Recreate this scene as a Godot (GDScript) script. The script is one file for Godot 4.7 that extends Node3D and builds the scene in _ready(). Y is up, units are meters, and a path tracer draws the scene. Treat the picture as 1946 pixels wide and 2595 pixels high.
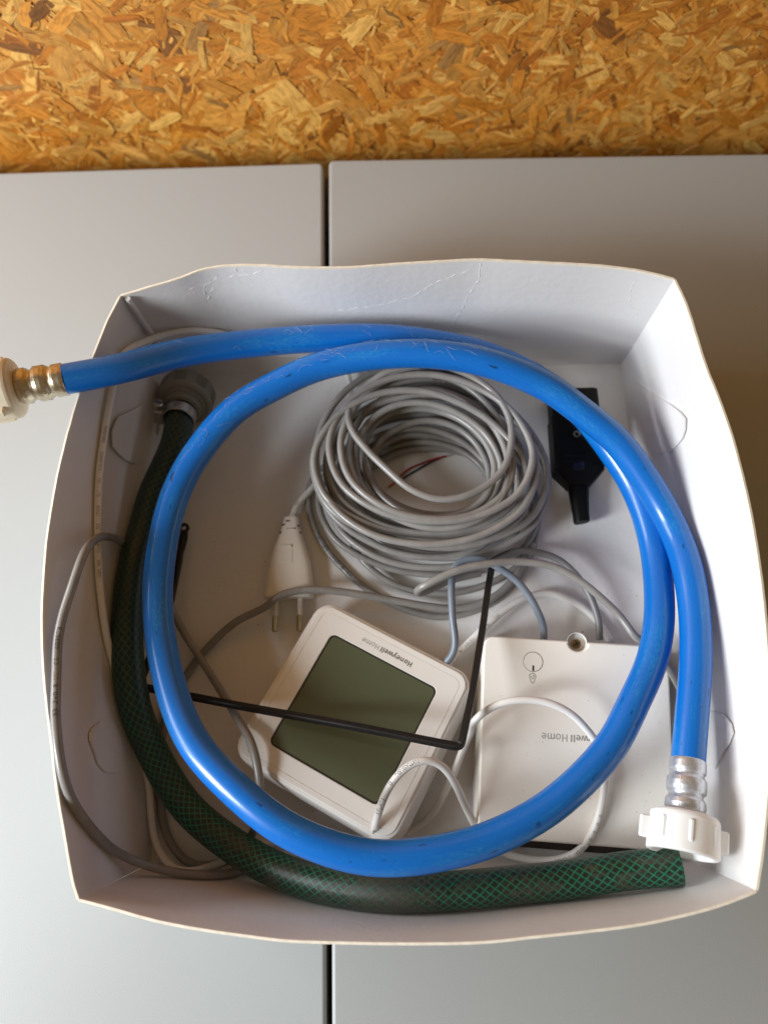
extends Node3D
# A white card tray of hoses, cables and heating controls on two grey worktops against a strand-board wall.
# Lists of points are in millimetres in the place itself: x to the right, y up, z towards the viewer, origin in the middle of the tray on the worktop.

const MM := 0.001
var rng := RandomNumberGenerator.new()
var M := {}

const BLUE := [-200.4, 118.0, -113.9, -172.9, 108.0, -124.3, -138.5, 88.0, -145.3, -98.4, 74.0, -157.5, -40.7, 66.0, -163.9, -2.9, 62.0, -164.3, 27.3, 58.0, -160.7, 51.4, 55.0, -156.0, 71.7, 52.0, -148.7, 98.2, 47.0, -134.7, 124.1, 43.0, -112.5, 141.0, 40.0, -86.7, 152.9, 38.0, -65.2, 159.3, 37.0, -45.0, 162.6, 38.0, -18.4, 160.4, 44.0, 8.6, 157.2, 50.0, 24.5, 151.3, 54.0, 46.3, 148.2, 55.0, 53.7, 131.4, 62.0, 79.9, 117.3, 67.0, 101.1, 95.2, 74.0, 121.0, 74.9, 79.0, 135.1, 55.5, 83.0, 144.2, 37.1, 86.0, 151.0, 19.0, 89.0, 154.4, 1.3, 91.0, 156.7, -17.6, 92.0, 157.1, -48.3, 93.0, 149.8, -70.7, 93.0, 139.5, -94.3, 90.0, 121.8, -121.5, 83.0, 96.6, -138.1, 75.0, 66.3, -145.5, 71.0, 45.2, -150.9, 68.0, 23.4, -153.0, 66.0, 0.7, -152.0, 65.0, -22.2, -148.6, 65.0, -45.6, -139.6, 67.0, -70.5, -125.2, 70.0, -91.7, -104.9, 74.0, -112.4, -79.8, 76.0, -125.4, -57.9, 78.0, -135.1, -35.8, 80.0, -139.7, -3.4, 83.0, -141.4, 28.7, 84.0, -139.0, 60.5, 82.0, -132.1, 81.7, 78.0, -124.3, 95.5, 75.0, -118.3, 118.8, 68.0, -101.3, 139.3, 62.0, -85.3, 152.0, 57.4, -67.1, 164.6, 52.2, -46.2, 173.1, 50.4, -24.4, 174.9, 58.0, -1.0, 175.0, 59.8, 17.5, 171.2, 64.8, 48.0, 168.8, 66.2, 60.7, 162.9, 70.0, 82.2, 154.6, 75.0, 112.9]
const NUT_A := [-200.4, 118.0, -113.9, -229.7, 120.0, -108.4, -250.9, 121.0, -105.6]
const NUT_B := [154.6, 75.0, 112.9, 147.8, 80.0, 138.0, 143.3, 83.0, 157.4]
const GREEN := [-154.1, 38.0, -122.7, -154.5, 40.0, -104.5, -164.9, 38.5, -77.4, -169.1, 38.4, -66.6, -173.8, 38.7, -41.6, -177.1, 44.0, -16.0, -177.7, 46.0, 19.5, -174.5, 46.0, 53.1, -171.3, 40.0, 74.8, -166.7, 29.4, 92.5, -155.9, 23.2, 114.5, -139.7, 23.4, 135.4, -114.9, 29.6, 153.1, -77.1, 43.2, 170.0, -42.1, 61.0, 175.8, -10.5, 70.0, 177.4, 22.3, 68.1, 177.0, 53.7, 65.7, 175.1, 85.4, 63.0, 173.2, 116.6, 64.2, 169.0, 146.0, 68.0, 166.3]
const TOPLOOP := [-20.5, 47.0, -138.3, -11.0, 50.0, -144.0, 7.4, 52.0, -147.9, 30.2, 52.0, -147.4, 50.1, 52.0, -138.1, 66.1, 52.0, -122.7, 73.2, 53.0, -103.9, 72.7, 53.0, -88.5, 67.2, 54.0, -72.1, 53.3, 55.0, -58.5, 36.8, 56.0, -51.4, 23.9, 56.0, -50.7, 6.9, 56.0, -57.4, -10.0, 56.0, -72.8, -24.0, 55.0, -88.8, -32.9, 53.0, -103.0, -35.0, 51.0, -114.7, -30.8, 48.0, -128.2]
const LOOSE := [-67.1, 5.0, -79.9, -68.0, 3.5, -67.8, -62.3, 3.5, -45.3, -43.4, 3.5, -18.2, -20.4, 3.5, 1.3, 2.4, 3.5, 12.9, 19.4, 3.5, 17.3, 36.5, 3.5, 16.6, 59.7, 3.5, 8.0, 81.7, 3.5, -12.3, 92.8, 3.5, -38.2, 95.1, 5.0, -56.0, 88.5, 6.0, -80.8, 66.0, 5.0, -100.9, 30.3, 5.0, -109.9, -6.2, 5.0, -111.2, -42.7, 6.0, -101.7]
const TAIL := [89.6, 6.0, -31.7, 77.5, 8.0, -10.4, 65.2, 9.0, 2.2, 47.8, 9.0, 10.9, 30.7, 10.0, 12.9, 13.8, 12.0, 11.1, -8.6, 15.0, 7.0, -30.9, 18.0, 3.0, -53.3, 20.0, -0.1, -70.2, 20.0, -0.6, -87.2, 19.0, 3.9, -92.2, 16.0, 7.5, -117.6, 10.0, 19.3, -135.1, 6.0, 34.2, -147.1, 4.5, 48.2, -155.0, 4.2, 62.2, -162.5, 4.2, 79.5, -164.5, 4.2, 96.6, -165.0, 4.2, 116.8, -162.7, 4.2, 135.5, -158.2, 4.5, 151.7, -148.8, 6.5, 164.3, -139.5, 10.0, 169.6, -125.4, 12.0, 170.6, -114.4, 11.5, 167.2, -107.6, 12.2, 163.1, -100.6, 20.0, 154.5, -95.1, 32.0, 145.6, -90.0, 44.0, 126.4, -91.4, 47.0, 112.0, -95.8, 46.0, 97.6, -106.8, 38.0, 82.5, -121.0, 24.0, 65.1, -139.3, 12.0, 41.9, -151.1, 12.0, 24.8, -158.4, 14.9, 10.5, -162.5, 23.2, -0.4, -177.2, 23.0, -18.1, -182.4, 38.0, -28.4, -184.5, 46.0, -30.8, -186.0, 60.6, -30.4, -185.7, 75.5, -27.3, -184.8, 90.1, -21.4, -185.4, 100.0, -12.7, -186.9, 104.0, -1.2, -189.4, 105.0, 11.4, -192.2, 106.0, 25.7, -193.3, 107.0, 40.8, -191.6, 109.0, 55.6, -189.4, 112.0, 67.3, -187.3, 114.1, 81.4, -184.8, 114.0, 95.1, -182.0, 111.6, 109.6, -179.0, 106.0, 122.4, -176.0, 96.0, 133.1, -171.6, 80.0, 145.7, -167.2, 60.4, 156.6, -157.2, 45.5, 164.6, -143.9, 36.4, 170.1, -128.8, 32.0, 172.7, -114.1, 26.0, 173.6, -106.0, 18.2, 173.0, -95.2, 11.8, 168.5]
const W1 := [51.9, 8.0, -11.4, 42.5, 10.0, -9.2, 29.1, 14.0, -5.2, 17.2, 18.0, 0.8, 10.7, 22.0, 3.9, 7.6, 28.0, 4.6, 8.1, 34.0, 3.5, 11.8, 37.0, 2.3, 19.3, 40.0, -1.0, 30.5, 42.0, -5.6, 42.9, 42.0, -9.0, 55.3, 41.0, -10.8, 67.9, 39.0, -12.2, 80.5, 37.0, -11.9, 95.3, 36.0, -9.3, 110.9, 36.0, -0.7, 124.6, 36.0, 11.6, 136.0, 36.0, 24.1, 147.8, 36.0, 40.2, 148.6, 35.0, 38.8, 156.2, 34.0, 47.8, 163.4, 33.9, 57.3, 169.4, 32.2, 69.6, 173.4, 30.0, 81.1]
const W2 := [23.8, 24.0, 51.3, 25.4, 25.0, 49.7, 28.8, 28.0, 46.4, 31.0, 31.0, 41.3, 31.1, 33.0, 33.6, 30.0, 35.0, 24.7, 29.9, 37.0, 12.7, 30.0, 36.0, 3.2, 31.6, 34.0, -6.6, 34.6, 33.0, -13.1, 40.7, 33.0, -15.8, 47.0, 33.0, -16.6, 53.3, 32.0, -15.0, 62.3, 32.0, -9.3, 71.4, 31.0, -2.9, 80.2, 29.0, 7.7, 86.6, 26.0, 19.9, 89.7, 22.0, 27.5, 90.4, 18.0, 33.9, 90.1, 17.0, 36.9]
const W3 := [58.7, 10.0, -18.1, 66.3, 14.0, -21.7, 74.6, 16.0, -24.0, 84.2, 17.0, -24.1, 93.7, 17.0, -21.9, 102.9, 17.0, -18.4, 113.2, 17.0, -8.9, 121.0, 17.0, 3.1, 126.0, 16.0, 16.5, 127.7, 15.0, 27.4, 127.2, 14.0, 37.1]
const W4 := [20.5, 5.0, 55.3, 27.1, 6.0, 49.9, 35.0, 8.0, 42.1, 46.2, 10.0, 31.8, 56.2, 11.0, 23.3, 66.2, 11.0, 15.2, 76.4, 10.0, 9.1, 86.4, 9.0, 5.3, 99.1, 7.0, 3.8, 110.8, 5.0, 7.5, 122.4, 5.0, 15.8, 130.4, 5.0, 25.0, 136.0, 5.0, 36.3]
const CORD := [-78.7, 9.0, -54.4, -77.7, 9.0, -58.0, -75.9, 8.0, -63.6, -72.0, 7.0, -69.1, -67.0, 6.0, -74.6, -49.4, 4.4, -111.1, -36.2, 6.6, -146.1, -42.0, 12.6, -170.2, -63.7, 23.0, -173.7, -91.1, 32.8, -172.6, -127.2, 52.0, -179.5, -147.7, 62.0, -175.7, -158.5, 63.8, -172.6, -167.9, 69.1, -165.9, -174.6, 80.0, -154.8, -177.6, 88.0, -145.2, -182.0, 87.0, -127.0, -185.9, 83.6, -105.5, -189.0, 80.0, -86.5, -190.4, 78.0, -68.2, -191.7, 73.1, -47.8, -191.3, 68.8, -22.5, -190.3, 66.1, -5.9, -189.0, 62.0, 10.3, -187.4, 57.0, 26.3, -185.5, 52.0, 39.1, -182.7, 46.0, 52.9, -177.9, 36.0, 74.4, -172.2, 24.6, 98.5, -167.4, 15.8, 120.6, -166.4, 10.5, 140.3, -163.1, 9.6, 156.3, -152.7, 15.1, 168.2, -134.9, 26.0, 171.8, -117.5, 12.2, 168.1, -90.9, 5.4, 159.0, -52.4, 4.0, 157.2, -37.5, 6.0, 165.0, -26.2, 20.0, 164.2, -23.1, 36.0, 153.8, -21.3, 46.0, 145.3, -18.8, 54.0, 137.3, -15.2, 60.0, 128.7, -10.6, 64.0, 120.9, -4.7, 66.0, 114.6, 2.2, 67.0, 110.1, 9.9, 66.0, 108.7, 16.6, 63.0, 110.7, 22.3, 58.0, 116.3, 27.1, 50.0, 124.7, 32.2, 38.0, 135.9, 37.5, 26.0, 146.5, 40.8, 18.0, 153.1, 42.7, 10.0, 155.9, 49.6, 8.0, 162.3, 57.5, 8.0, 166.8, 66.5, 10.0, 169.3, 77.7, 13.0, 170.6, 88.5, 18.0, 169.4, 98.0, 24.0, 165.2, 105.4, 30.0, 157.1, 110.3, 33.0, 147.9, 113.9, 34.0, 138.3, 116.7, 34.0, 127.7, 117.5, 35.0, 119.0, 115.7, 38.0, 106.8, 112.1, 42.0, 100.1, 106.7, 46.0, 93.4, 97.7, 50.0, 84.5, 86.5, 52.0, 78.5, 75.4, 52.0, 76.0, 64.1, 52.0, 75.9, 52.7, 50.0, 78.6, 43.6, 47.0, 83.9, 37.3, 42.0, 90.9, 38.5, 38.0, 92.3, 34.2, 34.0, 100.6, 31.0, 30.0, 108.5, 26.6, 26.0, 118.4, 21.2, 20.0, 129.4, 13.7, 12.0, 141.6, 5.1, 6.0, 150.0, -3.5, 5.0, 153.9]
const ROD := [-155.3, 12.0, -42.8, -156.7, 14.0, -21.9, -161.2, 17.0, 14.4, -171.2, 21.0, 45.5, -175.3, 24.0, 60.8, -106.1, 44.0, 75.0, -32.9, 57.0, 89.1, 29.9, 63.0, 102.2, 38.8, 54.0, 71.2, 49.0, 40.0, 27.7, 54.8, 30.0, 0.9, 58.0, 26.0, -11.4]
const LUG := [-155.0, 11.0, -48.9, -155.6, 13.0, -31.0]
const RIM_BACK := [-173.1, 109.6, -174.5, -162.1, 109.6, -178.0, -147.6, 109.6, -182.0, -133.1, 109.6, -186.7, -124.4, 109.6, -190.7, -112.7, 109.6, -192.9, -89.0, 109.6, -192.8, -62.5, 109.6, -189.9, -44.9, 109.6, -188.8, -30.3, 109.6, -188.4, -1.1, 109.6, -189.4, 28.0, 109.6, -190.1, 51.2, 109.6, -190.4, 71.3, 109.6, -188.4, 99.9, 109.6, -185.5, 136.6, 109.6, -180.8, 156.0, 109.6, -176.3, 170.9, 109.6, -170.8]
const RIM_RIGHT := [170.9, 109.6, -170.8, 174.8, 109.6, -157.7, 178.7, 109.6, -133.9, 182.3, 109.6, -109.2, 186.2, 109.6, -92.7, 190.3, 109.6, -70.6, 193.1, 109.6, -45.1, 194.6, 109.6, -20.4, 194.8, 109.6, 3.5, 194.1, 109.6, 29.2, 192.4, 109.6, 54.0, 190.4, 109.6, 78.0, 187.4, 109.6, 101.2, 183.2, 109.6, 119.2, 178.0, 109.6, 139.0, 172.0, 109.6, 160.3, 168.3, 109.6, 171.3]
const RIM_FRONT := [-168.2, 109.6, 170.9, -149.4, 109.6, 175.4, -130.3, 109.6, 180.5, -109.0, 109.6, 184.5, -85.7, 109.6, 187.8, -62.6, 109.6, 190.6, -39.7, 109.6, 191.6, -10.0, 109.6, 192.4, 12.7, 109.6, 192.6, 35.3, 109.6, 192.3, 58.0, 109.6, 190.3, 80.6, 109.6, 188.5, 103.1, 109.6, 186.3, 117.0, 109.6, 184.5, 131.0, 109.6, 181.8, 145.3, 109.6, 178.7, 159.5, 109.6, 174.5, 168.3, 109.6, 171.3]
const RIM_LEFT := [-173.1, 109.6, -174.5, -178.6, 109.6, -161.6, -184.3, 109.6, -142.5, -188.8, 109.6, -126.9, -194.0, 109.6, -105.4, -197.7, 109.6, -84.5, -201.0, 109.6, -61.1, -202.9, 109.6, -38.3, -203.9, 109.6, -16.1, -203.5, 109.6, 0.1, -201.6, 109.6, 31.7, -197.9, 109.6, 57.2, -192.8, 109.6, 81.8, -189.3, 109.6, 96.2, -185.9, 109.6, 112.6, -183.5, 109.6, 121.8, -179.0, 109.6, 137.7, -174.6, 109.6, 153.2, -170.2, 109.6, 167.3, -168.2, 109.6, 170.9]
const LOOPS := [
	[73.7, 47.0, -83.5, 68.4, 49.5, -58.5, 46.6, 52.0, -41.6, 15.5, 53.7, -38.7, -14.4, 54.2, -48.8, -35.0, 53.4, -69.3, -40.0, 51.5, -95.7, -30.5, 49.0, -120.8, -10.0, 46.6, -140.0, 19.4, 44.9, -146.0, 47.9, 44.3, -133.4, 66.0, 45.1, -109.6],
	[70.6, 48.5, -75.4, 64.3, 50.1, -51.9, 45.0, 50.3, -36.2, 17.0, 49.0, -33.9, -10.0, 46.6, -45.2, -28.8, 43.7, -65.7, -35.4, 41.1, -91.7, -26.5, 39.5, -117.1, -5.3, 39.3, -133.3, 20.9, 40.6, -135.8, 46.1, 43.0, -124.4, 64.2, 45.9, -101.8],
	[82.2, 42.3, -72.5, 72.5, 42.3, -50.5, 48.9, 41.7, -35.9, 14.9, 40.7, -32.1, -20.4, 39.7, -41.8, -44.7, 38.8, -62.7, -51.0, 38.3, -88.5, -39.0, 38.4, -111.9, -13.9, 39.0, -127.1, 18.4, 39.9, -130.8, 51.5, 41.0, -120.8, 75.4, 41.9, -98.6],
	[88.8, 48.8, -75.9, 78.7, 49.9, -46.3, 50.6, 49.7, -28.0, 13.1, 48.1, -23.2, -25.7, 45.7, -34.2, -52.0, 43.0, -61.0, -57.7, 40.8, -93.8, -47.4, 39.7, -124.9, -21.1, 39.9, -148.7, 17.7, 41.5, -153.1, 53.4, 43.9, -136.1, 78.2, 46.6, -108.2],
	[77.7, 37.5, -69.9, 71.3, 37.4, -46.6, 47.3, 36.6, -32.0, 13.8, 35.3, -30.8, -17.8, 33.9, -41.9, -40.4, 32.6, -61.4, -48.7, 31.9, -86.1, -39.4, 32.0, -110.6, -14.6, 32.8, -126.4, 17.2, 34.1, -127.8, 46.4, 35.6, -115.5, 67.7, 36.8, -94.6],
	[98.7, 32.1, -75.8, 87.4, 31.7, -45.4, 55.9, 32.4, -28.5, 17.8, 34.1, -26.2, -20.2, 36.2, -34.1, -51.4, 38.2, -55.8, -60.0, 39.6, -88.6, -43.5, 40.0, -118.6, -14.0, 39.3, -138.0, 22.1, 37.6, -144.2, 58.7, 35.5, -133.3, 86.6, 33.5, -108.2],
	[70.0, 33.3, -71.3, 64.8, 31.7, -51.2, 43.7, 29.2, -38.9, 13.9, 26.3, -38.0, -16.1, 23.9, -47.0, -37.7, 22.5, -65.6, -41.8, 22.7, -88.9, -30.7, 24.3, -108.9, -10.6, 26.8, -122.7, 16.9, 29.7, -125.8, 44.0, 32.1, -113.9, 61.9, 33.5, -93.3],
	[100.2, 23.8, -73.2, 89.4, 22.8, -42.3, 58.2, 22.6, -23.3, 17.5, 23.2, -20.0, -22.1, 24.5, -31.1, -51.3, 26.2, -55.0, -61.4, 27.7, -87.5, -48.5, 28.7, -119.4, -17.4, 28.9, -140.6, 22.0, 28.3, -144.6, 59.5, 27.0, -131.6, 88.0, 25.3, -106.0],
	[66.9, 39.8, -76.3, 59.8, 37.1, -57.3, 41.3, 35.0, -46.0, 15.9, 34.0, -43.2, -10.3, 34.4, -51.2, -27.6, 36.1, -68.9, -31.5, 38.6, -90.1, -23.3, 41.3, -109.9, -4.7, 43.4, -122.5, 18.6, 44.4, -123.6, 40.8, 44.0, -114.6, 59.1, 42.3, -97.8],
	[83.2, 17.6, -60.3, 74.6, 20.5, -34.1, 49.2, 22.3, -17.2, 13.9, 22.6, -13.2, -21.8, 21.4, -23.4, -46.4, 19.0, -46.5, -52.1, 16.0, -75.4, -41.0, 13.1, -102.6, -16.6, 11.3, -122.7, 18.1, 11.0, -128.0, 51.8, 12.2, -114.5, 74.5, 14.6, -89.2],
	[68.1, 14.0, -67.4, 64.3, 12.7, -47.1, 43.8, 12.2, -33.9, 14.2, 12.6, -33.9, -12.5, 13.9, -43.8, -32.1, 15.6, -59.4, -39.6, 17.4, -80.1, -30.2, 18.6, -100.5, -8.9, 19.1, -113.2, 16.9, 18.7, -115.3, 41.7, 17.5, -105.9, 59.4, 15.8, -88.1],
	[94.3, 6.2, -54.2, 84.1, 6.6, -29.5, 55.0, 7.7, -14.0, 15.7, 9.1, -11.2, -22.8, 10.5, -20.9, -50.7, 11.4, -41.2, -59.7, 11.7, -67.8, -47.3, 11.3, -93.3, -18.0, 10.2, -110.1, 19.4, 8.8, -113.5, 55.9, 7.5, -102.9, 83.4, 6.5, -81.2],
	[93.2, 3.0, -44.2, 80.4, 3.0, -18.7, 55.5, 4.2, -3.7, 23.9, 6.3, 1.9, -9.5, 8.2, -6.1, -32.8, 9.5, -28.0, -39.0, 9.6, -56.6, -27.8, 8.7, -84.2, -2.3, 7.0, -101.6, 28.2, 4.9, -104.6, 58.4, 3.0, -95.9, 84.5, 3.0, -74.4],
	[87.1, 30.7, -72.2, 79.9, 31.8, -45.4, 53.8, 32.8, -27.4, 16.9, 33.4, -24.8, -18.5, 33.5, -35.9, -44.3, 33.0, -57.6, -52.1, 32.0, -86.5, -39.6, 30.9, -113.9, -13.6, 29.9, -133.0, 21.2, 29.3, -138.9, 55.8, 29.3, -126.4, 78.5, 29.7, -100.9],
	[75.5, 19.8, -64.7, 67.7, 21.5, -39.9, 44.8, 23.1, -23.7, 12.7, 24.3, -20.2, -19.3, 24.6, -29.7, -41.8, 24.1, -50.7, -47.5, 22.8, -78.0, -36.4, 21.1, -103.4, -13.7, 19.4, -121.3, 16.4, 18.3, -126.6, 46.7, 17.9, -115.6, 67.8, 18.5, -92.1],
	[86.2, 53.4, -79.8, 75.6, 53.8, -54.6, 50.2, 53.6, -40.1, 17.6, 52.9, -37.1, -16.1, 51.8, -45.9, -41.1, 50.6, -67.2, -48.0, 49.7, -95.8, -35.8, 49.2, -122.3, -10.2, 49.4, -139.1, 21.5, 50.2, -142.0, 52.5, 51.3, -130.9, 76.9, 52.5, -108.5],
	[82.8, 44.6, -71.7, 74.7, 41.9, -46.4, 45.9, 40.2, -32.6, 10.5, 40.1, -31.7, -24.3, 41.5, -39.9, -51.2, 44.1, -58.9, -58.6, 47.2, -85.5, -46.1, 49.9, -110.2, -20.0, 51.6, -126.7, 13.6, 51.7, -129.5, 45.0, 50.3, -117.6, 69.3, 47.7, -97.4],
	[78.8, 13.0, -72.3, 71.1, 11.1, -47.5, 49.3, 9.2, -30.9, 17.5, 7.8, -26.8, -14.9, 7.4, -37.2, -37.1, 8.0, -59.7, -42.0, 9.4, -87.9, -30.4, 11.3, -113.5, -7.9, 13.2, -130.9, 21.3, 14.6, -135.9, 51.2, 15.0, -124.7, 72.0, 14.4, -100.4],
	[62.7, 37.5, -76.9, 56.8, 38.8, -58.3, 40.8, 38.7, -46.2, 17.0, 37.2, -44.2, -6.2, 34.8, -54.3, -21.3, 32.0, -72.0, -26.8, 29.7, -93.0, -19.9, 28.4, -113.6, -1.5, 28.5, -125.8, 20.1, 30.0, -125.9, 40.5, 32.4, -116.5, 56.9, 35.2, -98.7],
	[60.1, 24.5, -77.0, 56.5, 23.2, -62.1, 41.9, 22.1, -51.8, 18.7, 21.3, -50.6, -4.4, 21.1, -58.7, -20.0, 21.6, -73.2, -23.0, 22.6, -90.8, -13.7, 23.8, -105.8, 1.7, 25.0, -115.3, 21.1, 25.8, -118.4, 41.8, 25.9, -110.8, 55.6, 25.5, -94.4],
	[63.2, 9.8, -76.3, 56.8, 12.3, -61.3, 40.9, 15.4, -51.8, 18.4, 18.2, -49.6, -4.1, 20.1, -56.4, -18.8, 20.5, -69.9, -23.2, 19.3, -86.4, -15.9, 16.8, -102.4, 1.0, 13.8, -112.2, 20.9, 10.9, -113.3, 40.4, 9.0, -107.2, 57.0, 8.6, -93.8],
	[62.2, 10.5, -70.5, 56.2, 9.5, -57.2, 40.3, 7.7, -49.4, 16.5, 5.7, -48.5, -8.4, 3.9, -55.7, -26.0, 3.0, -69.6, -29.2, 3.0, -86.6, -18.7, 4.0, -100.3, -1.6, 5.7, -107.8, 18.7, 7.7, -109.1, 40.7, 9.5, -102.2, 57.2, 10.5, -87.3]
]
const TABS := [
	["right", [0.0625, 0.155, 0.185, 0.57, 0.2075, 0.635, 0.225, 0.665, 0.2425, 0.625, 0.2525, 0.57, 0.2575, 0.46, 0.255, 0.36, 0.2425, 0.235, 0.215, 0.145, 0.17, 0.085], 0.3, 2.0],
	["left", [0.19, 0.64, 0.1225, 0.375, 0.145, 0.235, 0.21, 0.21, 0.2275, 0.24, 0.25, 0.365, 0.255, 0.455, 0.2525, 0.54, 0.2475, 0.62, 0.2225, 0.665], 0.3, 3.6],
	["left", [0.755, 0.635, 0.745, 0.56, 0.7425, 0.42, 0.7825, 0.305, 0.8325, 0.37, 0.8275, 0.54, 0.815, 0.605, 0.7925, 0.64, 0.775, 0.675, 0.765, 0.67], 0.3, 2.0],
	["right", [0.7425, 0.43, 0.75, 0.58, 0.765, 0.65, 0.78, 0.67, 0.7975, 0.625, 0.81, 0.57, 0.84, 0.485, 0.83, 0.405, 0.7675, 0.39], 0.3, 2.0]
]
const CREASES := [
	[0.1175, 0.885, 0.1475, 0.875, 0.1725, 0.905, 0.2025, 0.91, 0.2375, 0.92, 0.2675, 0.98],
	[0.2125, 0.985, 0.215, 0.95, 0.235, 0.975],
	[0.1375, 0.8, 0.1475, 0.87, 0.175, 0.915, 0.1775, 0.945],
	[0.1425, 0.75, 0.1575, 0.82, 0.16, 0.86],
	[0.39, 0.61, 0.4575, 0.635, 0.5325, 0.7, 0.575, 0.81, 0.6275, 0.9, 0.6475, 0.93],
	[0.6125, 0.355, 0.635, 0.585, 0.64, 0.675, 0.6575, 0.805, 0.66, 0.985],
	[0.975, 0.58, 0.9475, 0.71, 0.94, 0.825, 0.9375, 0.955]
]

# ---------------------------------------------------------------- nodes
func numbered(called: String, parent: Node) -> String:
	if not parent.has_node(NodePath(called)):
		return called
	var n := 1
	while parent.has_node(NodePath("%s_%03d" % [called, n])):
		n += 1
	return "%s_%03d" % [called, n]

func obj(called: String, mesh: Mesh, mat: Material, parent: Node = null) -> MeshInstance3D:
	var p: Node = parent if parent else self
	var o := MeshInstance3D.new()
	o.name = numbered(called, p)
	o.mesh = mesh
	o.material_override = mat
	p.add_child(o, true)
	return o

func thing(called: String, label: String, category: String, at := Vector3.ZERO, group := "") -> Node3D:
	var o := Node3D.new()
	o.name = numbered(called, self)
	add_child(o, true)
	o.position = at
	tag(o, label, category, group)
	return o

func tag(o: Node3D, label: String, category: String, group := "") -> void:
	o.set_meta("label", label)
	o.set_meta("category", category)
	if group:
		o.set_meta("group", group)

# ---------------------------------------------------------------- shapes
func v3(a: Array) -> PackedVector3Array:
	var p := PackedVector3Array()
	for i in range(0, a.size(), 3):
		p.append(Vector3(a[i], a[i + 1], a[i + 2]) * MM)
	return p

func v2(a: Array) -> PackedVector2Array:
	var p := PackedVector2Array()
	for i in range(0, a.size(), 2):
		p.append(Vector2(a[i], a[i + 1]))
	return p

func tri(st: SurfaceTool, a: Vector3, b: Vector3, c: Vector3, na: Vector3, nb: Vector3, nc: Vector3, ua := Vector2.ZERO, ub := Vector2.ZERO, uc := Vector2.ZERO) -> void:
	if (b - a).cross(c - a).dot(na + nb + nc) > 0.0:
		var t := b
		b = c
		c = t
		var tn := nb
		nb = nc
		nc = tn
		var tu := ub
		ub = uc
		uc = tu
	st.set_normal(na); st.set_uv(ua); st.add_vertex(a)
	st.set_normal(nb); st.set_uv(ub); st.add_vertex(b)
	st.set_normal(nc); st.set_uv(uc); st.add_vertex(c)

func flat(st: SurfaceTool, a: Vector3, b: Vector3, c: Vector3, out: Vector3) -> void:
	var n := (b - a).cross(c - a).normalized()
	if n.dot(out) < 0.0:
		n = -n
	tri(st, a, b, c, n, n, n)

func quad(st: SurfaceTool, a: Vector3, b: Vector3, c: Vector3, d: Vector3, out: Vector3) -> void:
	flat(st, a, b, c, out)
	flat(st, a, c, d, out)

func begin() -> SurfaceTool:
	var st := SurfaceTool.new()
	st.begin(Mesh.PRIMITIVE_TRIANGLES)
	return st

# a smooth line through points: Hermite spans with chord lengths, even steps, then a little smoothing
func smooth_path(p: PackedVector3Array, ds: float, closed := false, passes := 2) -> PackedVector3Array:
	var n := p.size()
	var tang := PackedVector3Array()
	for i in n:
		var a := p[(i - 1 + n) % n] if closed or i > 0 else p[i] * 2.0 - p[i + 1]
		var c := p[(i + 1) % n] if closed or i < n - 1 else p[i] * 2.0 - p[i - 1]
		var d0 := maxf(a.distance_to(p[i]), 1e-6)
		var d1 := maxf(c.distance_to(p[i]), 1e-6)
		tang.append(((p[i] - a) / d0 * d1 + (c - p[i]) / d1 * d0) / (d0 + d1))
	var fine := PackedVector3Array()
	for i in (n if closed else n - 1):
		var b := p[(i + 1) % n]
		var d := p[i].distance_to(b)
		var steps := maxi(2, int(ceil(d / (ds * 0.5))))
		for k in steps:
			var t := float(k) / steps
			var t2 := t * t
			var t3 := t2 * t
			fine.append(p[i] * (2 * t3 - 3 * t2 + 1) + tang[i] * d * (t3 - 2 * t2 + t) + b * (3 * t2 - 2 * t3) + tang[(i + 1) % n] * d * (t3 - t2))
	fine.append(p[0] if closed else p[n - 1])
	var total := 0.0
	for i in fine.size() - 1:
		total += fine[i].distance_to(fine[i + 1])
	var count := maxi(4, int(round(total / ds)))
	var step := total / count
	var res := PackedVector3Array([fine[0]])
	var acc := 0.0
	var want := step
	for i in fine.size() - 1:
		var d := fine[i].distance_to(fine[i + 1])
		while acc + d >= want and res.size() < count and d > 0.0:
			res.append(fine[i].lerp(fine[i + 1], (want - acc) / d))
			want += step
		acc += d
	if not closed:
		res.append(fine[fine.size() - 1])
	var m := res.size()
	for q in passes:
		var was := res.duplicate()
		for i in m:
			if closed or (i > 0 and i < m - 1):
				res[i] = was[i] * 0.5 + (was[(i - 1 + m) % m] + was[(i + 1) % m]) * 0.25
	return res

func frames(c: PackedVector3Array, closed: bool) -> Array:
	var n := c.size()
	var tn := PackedVector3Array()
	var nn := PackedVector3Array()
	var cur := Vector3.ZERO
	for i in n:
		var a := c[(i - 1 + n) % n] if closed or i > 0 else c[i]
		var b := c[(i + 1) % n] if closed or i < n - 1 else c[i]
		var t := (b - a).normalized()
		if i == 0:
			cur = Vector3.UP - t * t.y
			if cur.length() < 0.1:
				cur = Vector3.RIGHT - t * t.x
		cur = (cur - t * cur.dot(t)).normalized()
		if closed:
			cur = (Vector3.UP - t * t.y).normalized()
		tn.append(t)
		nn.append(cur)
	return [tn, nn]

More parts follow.
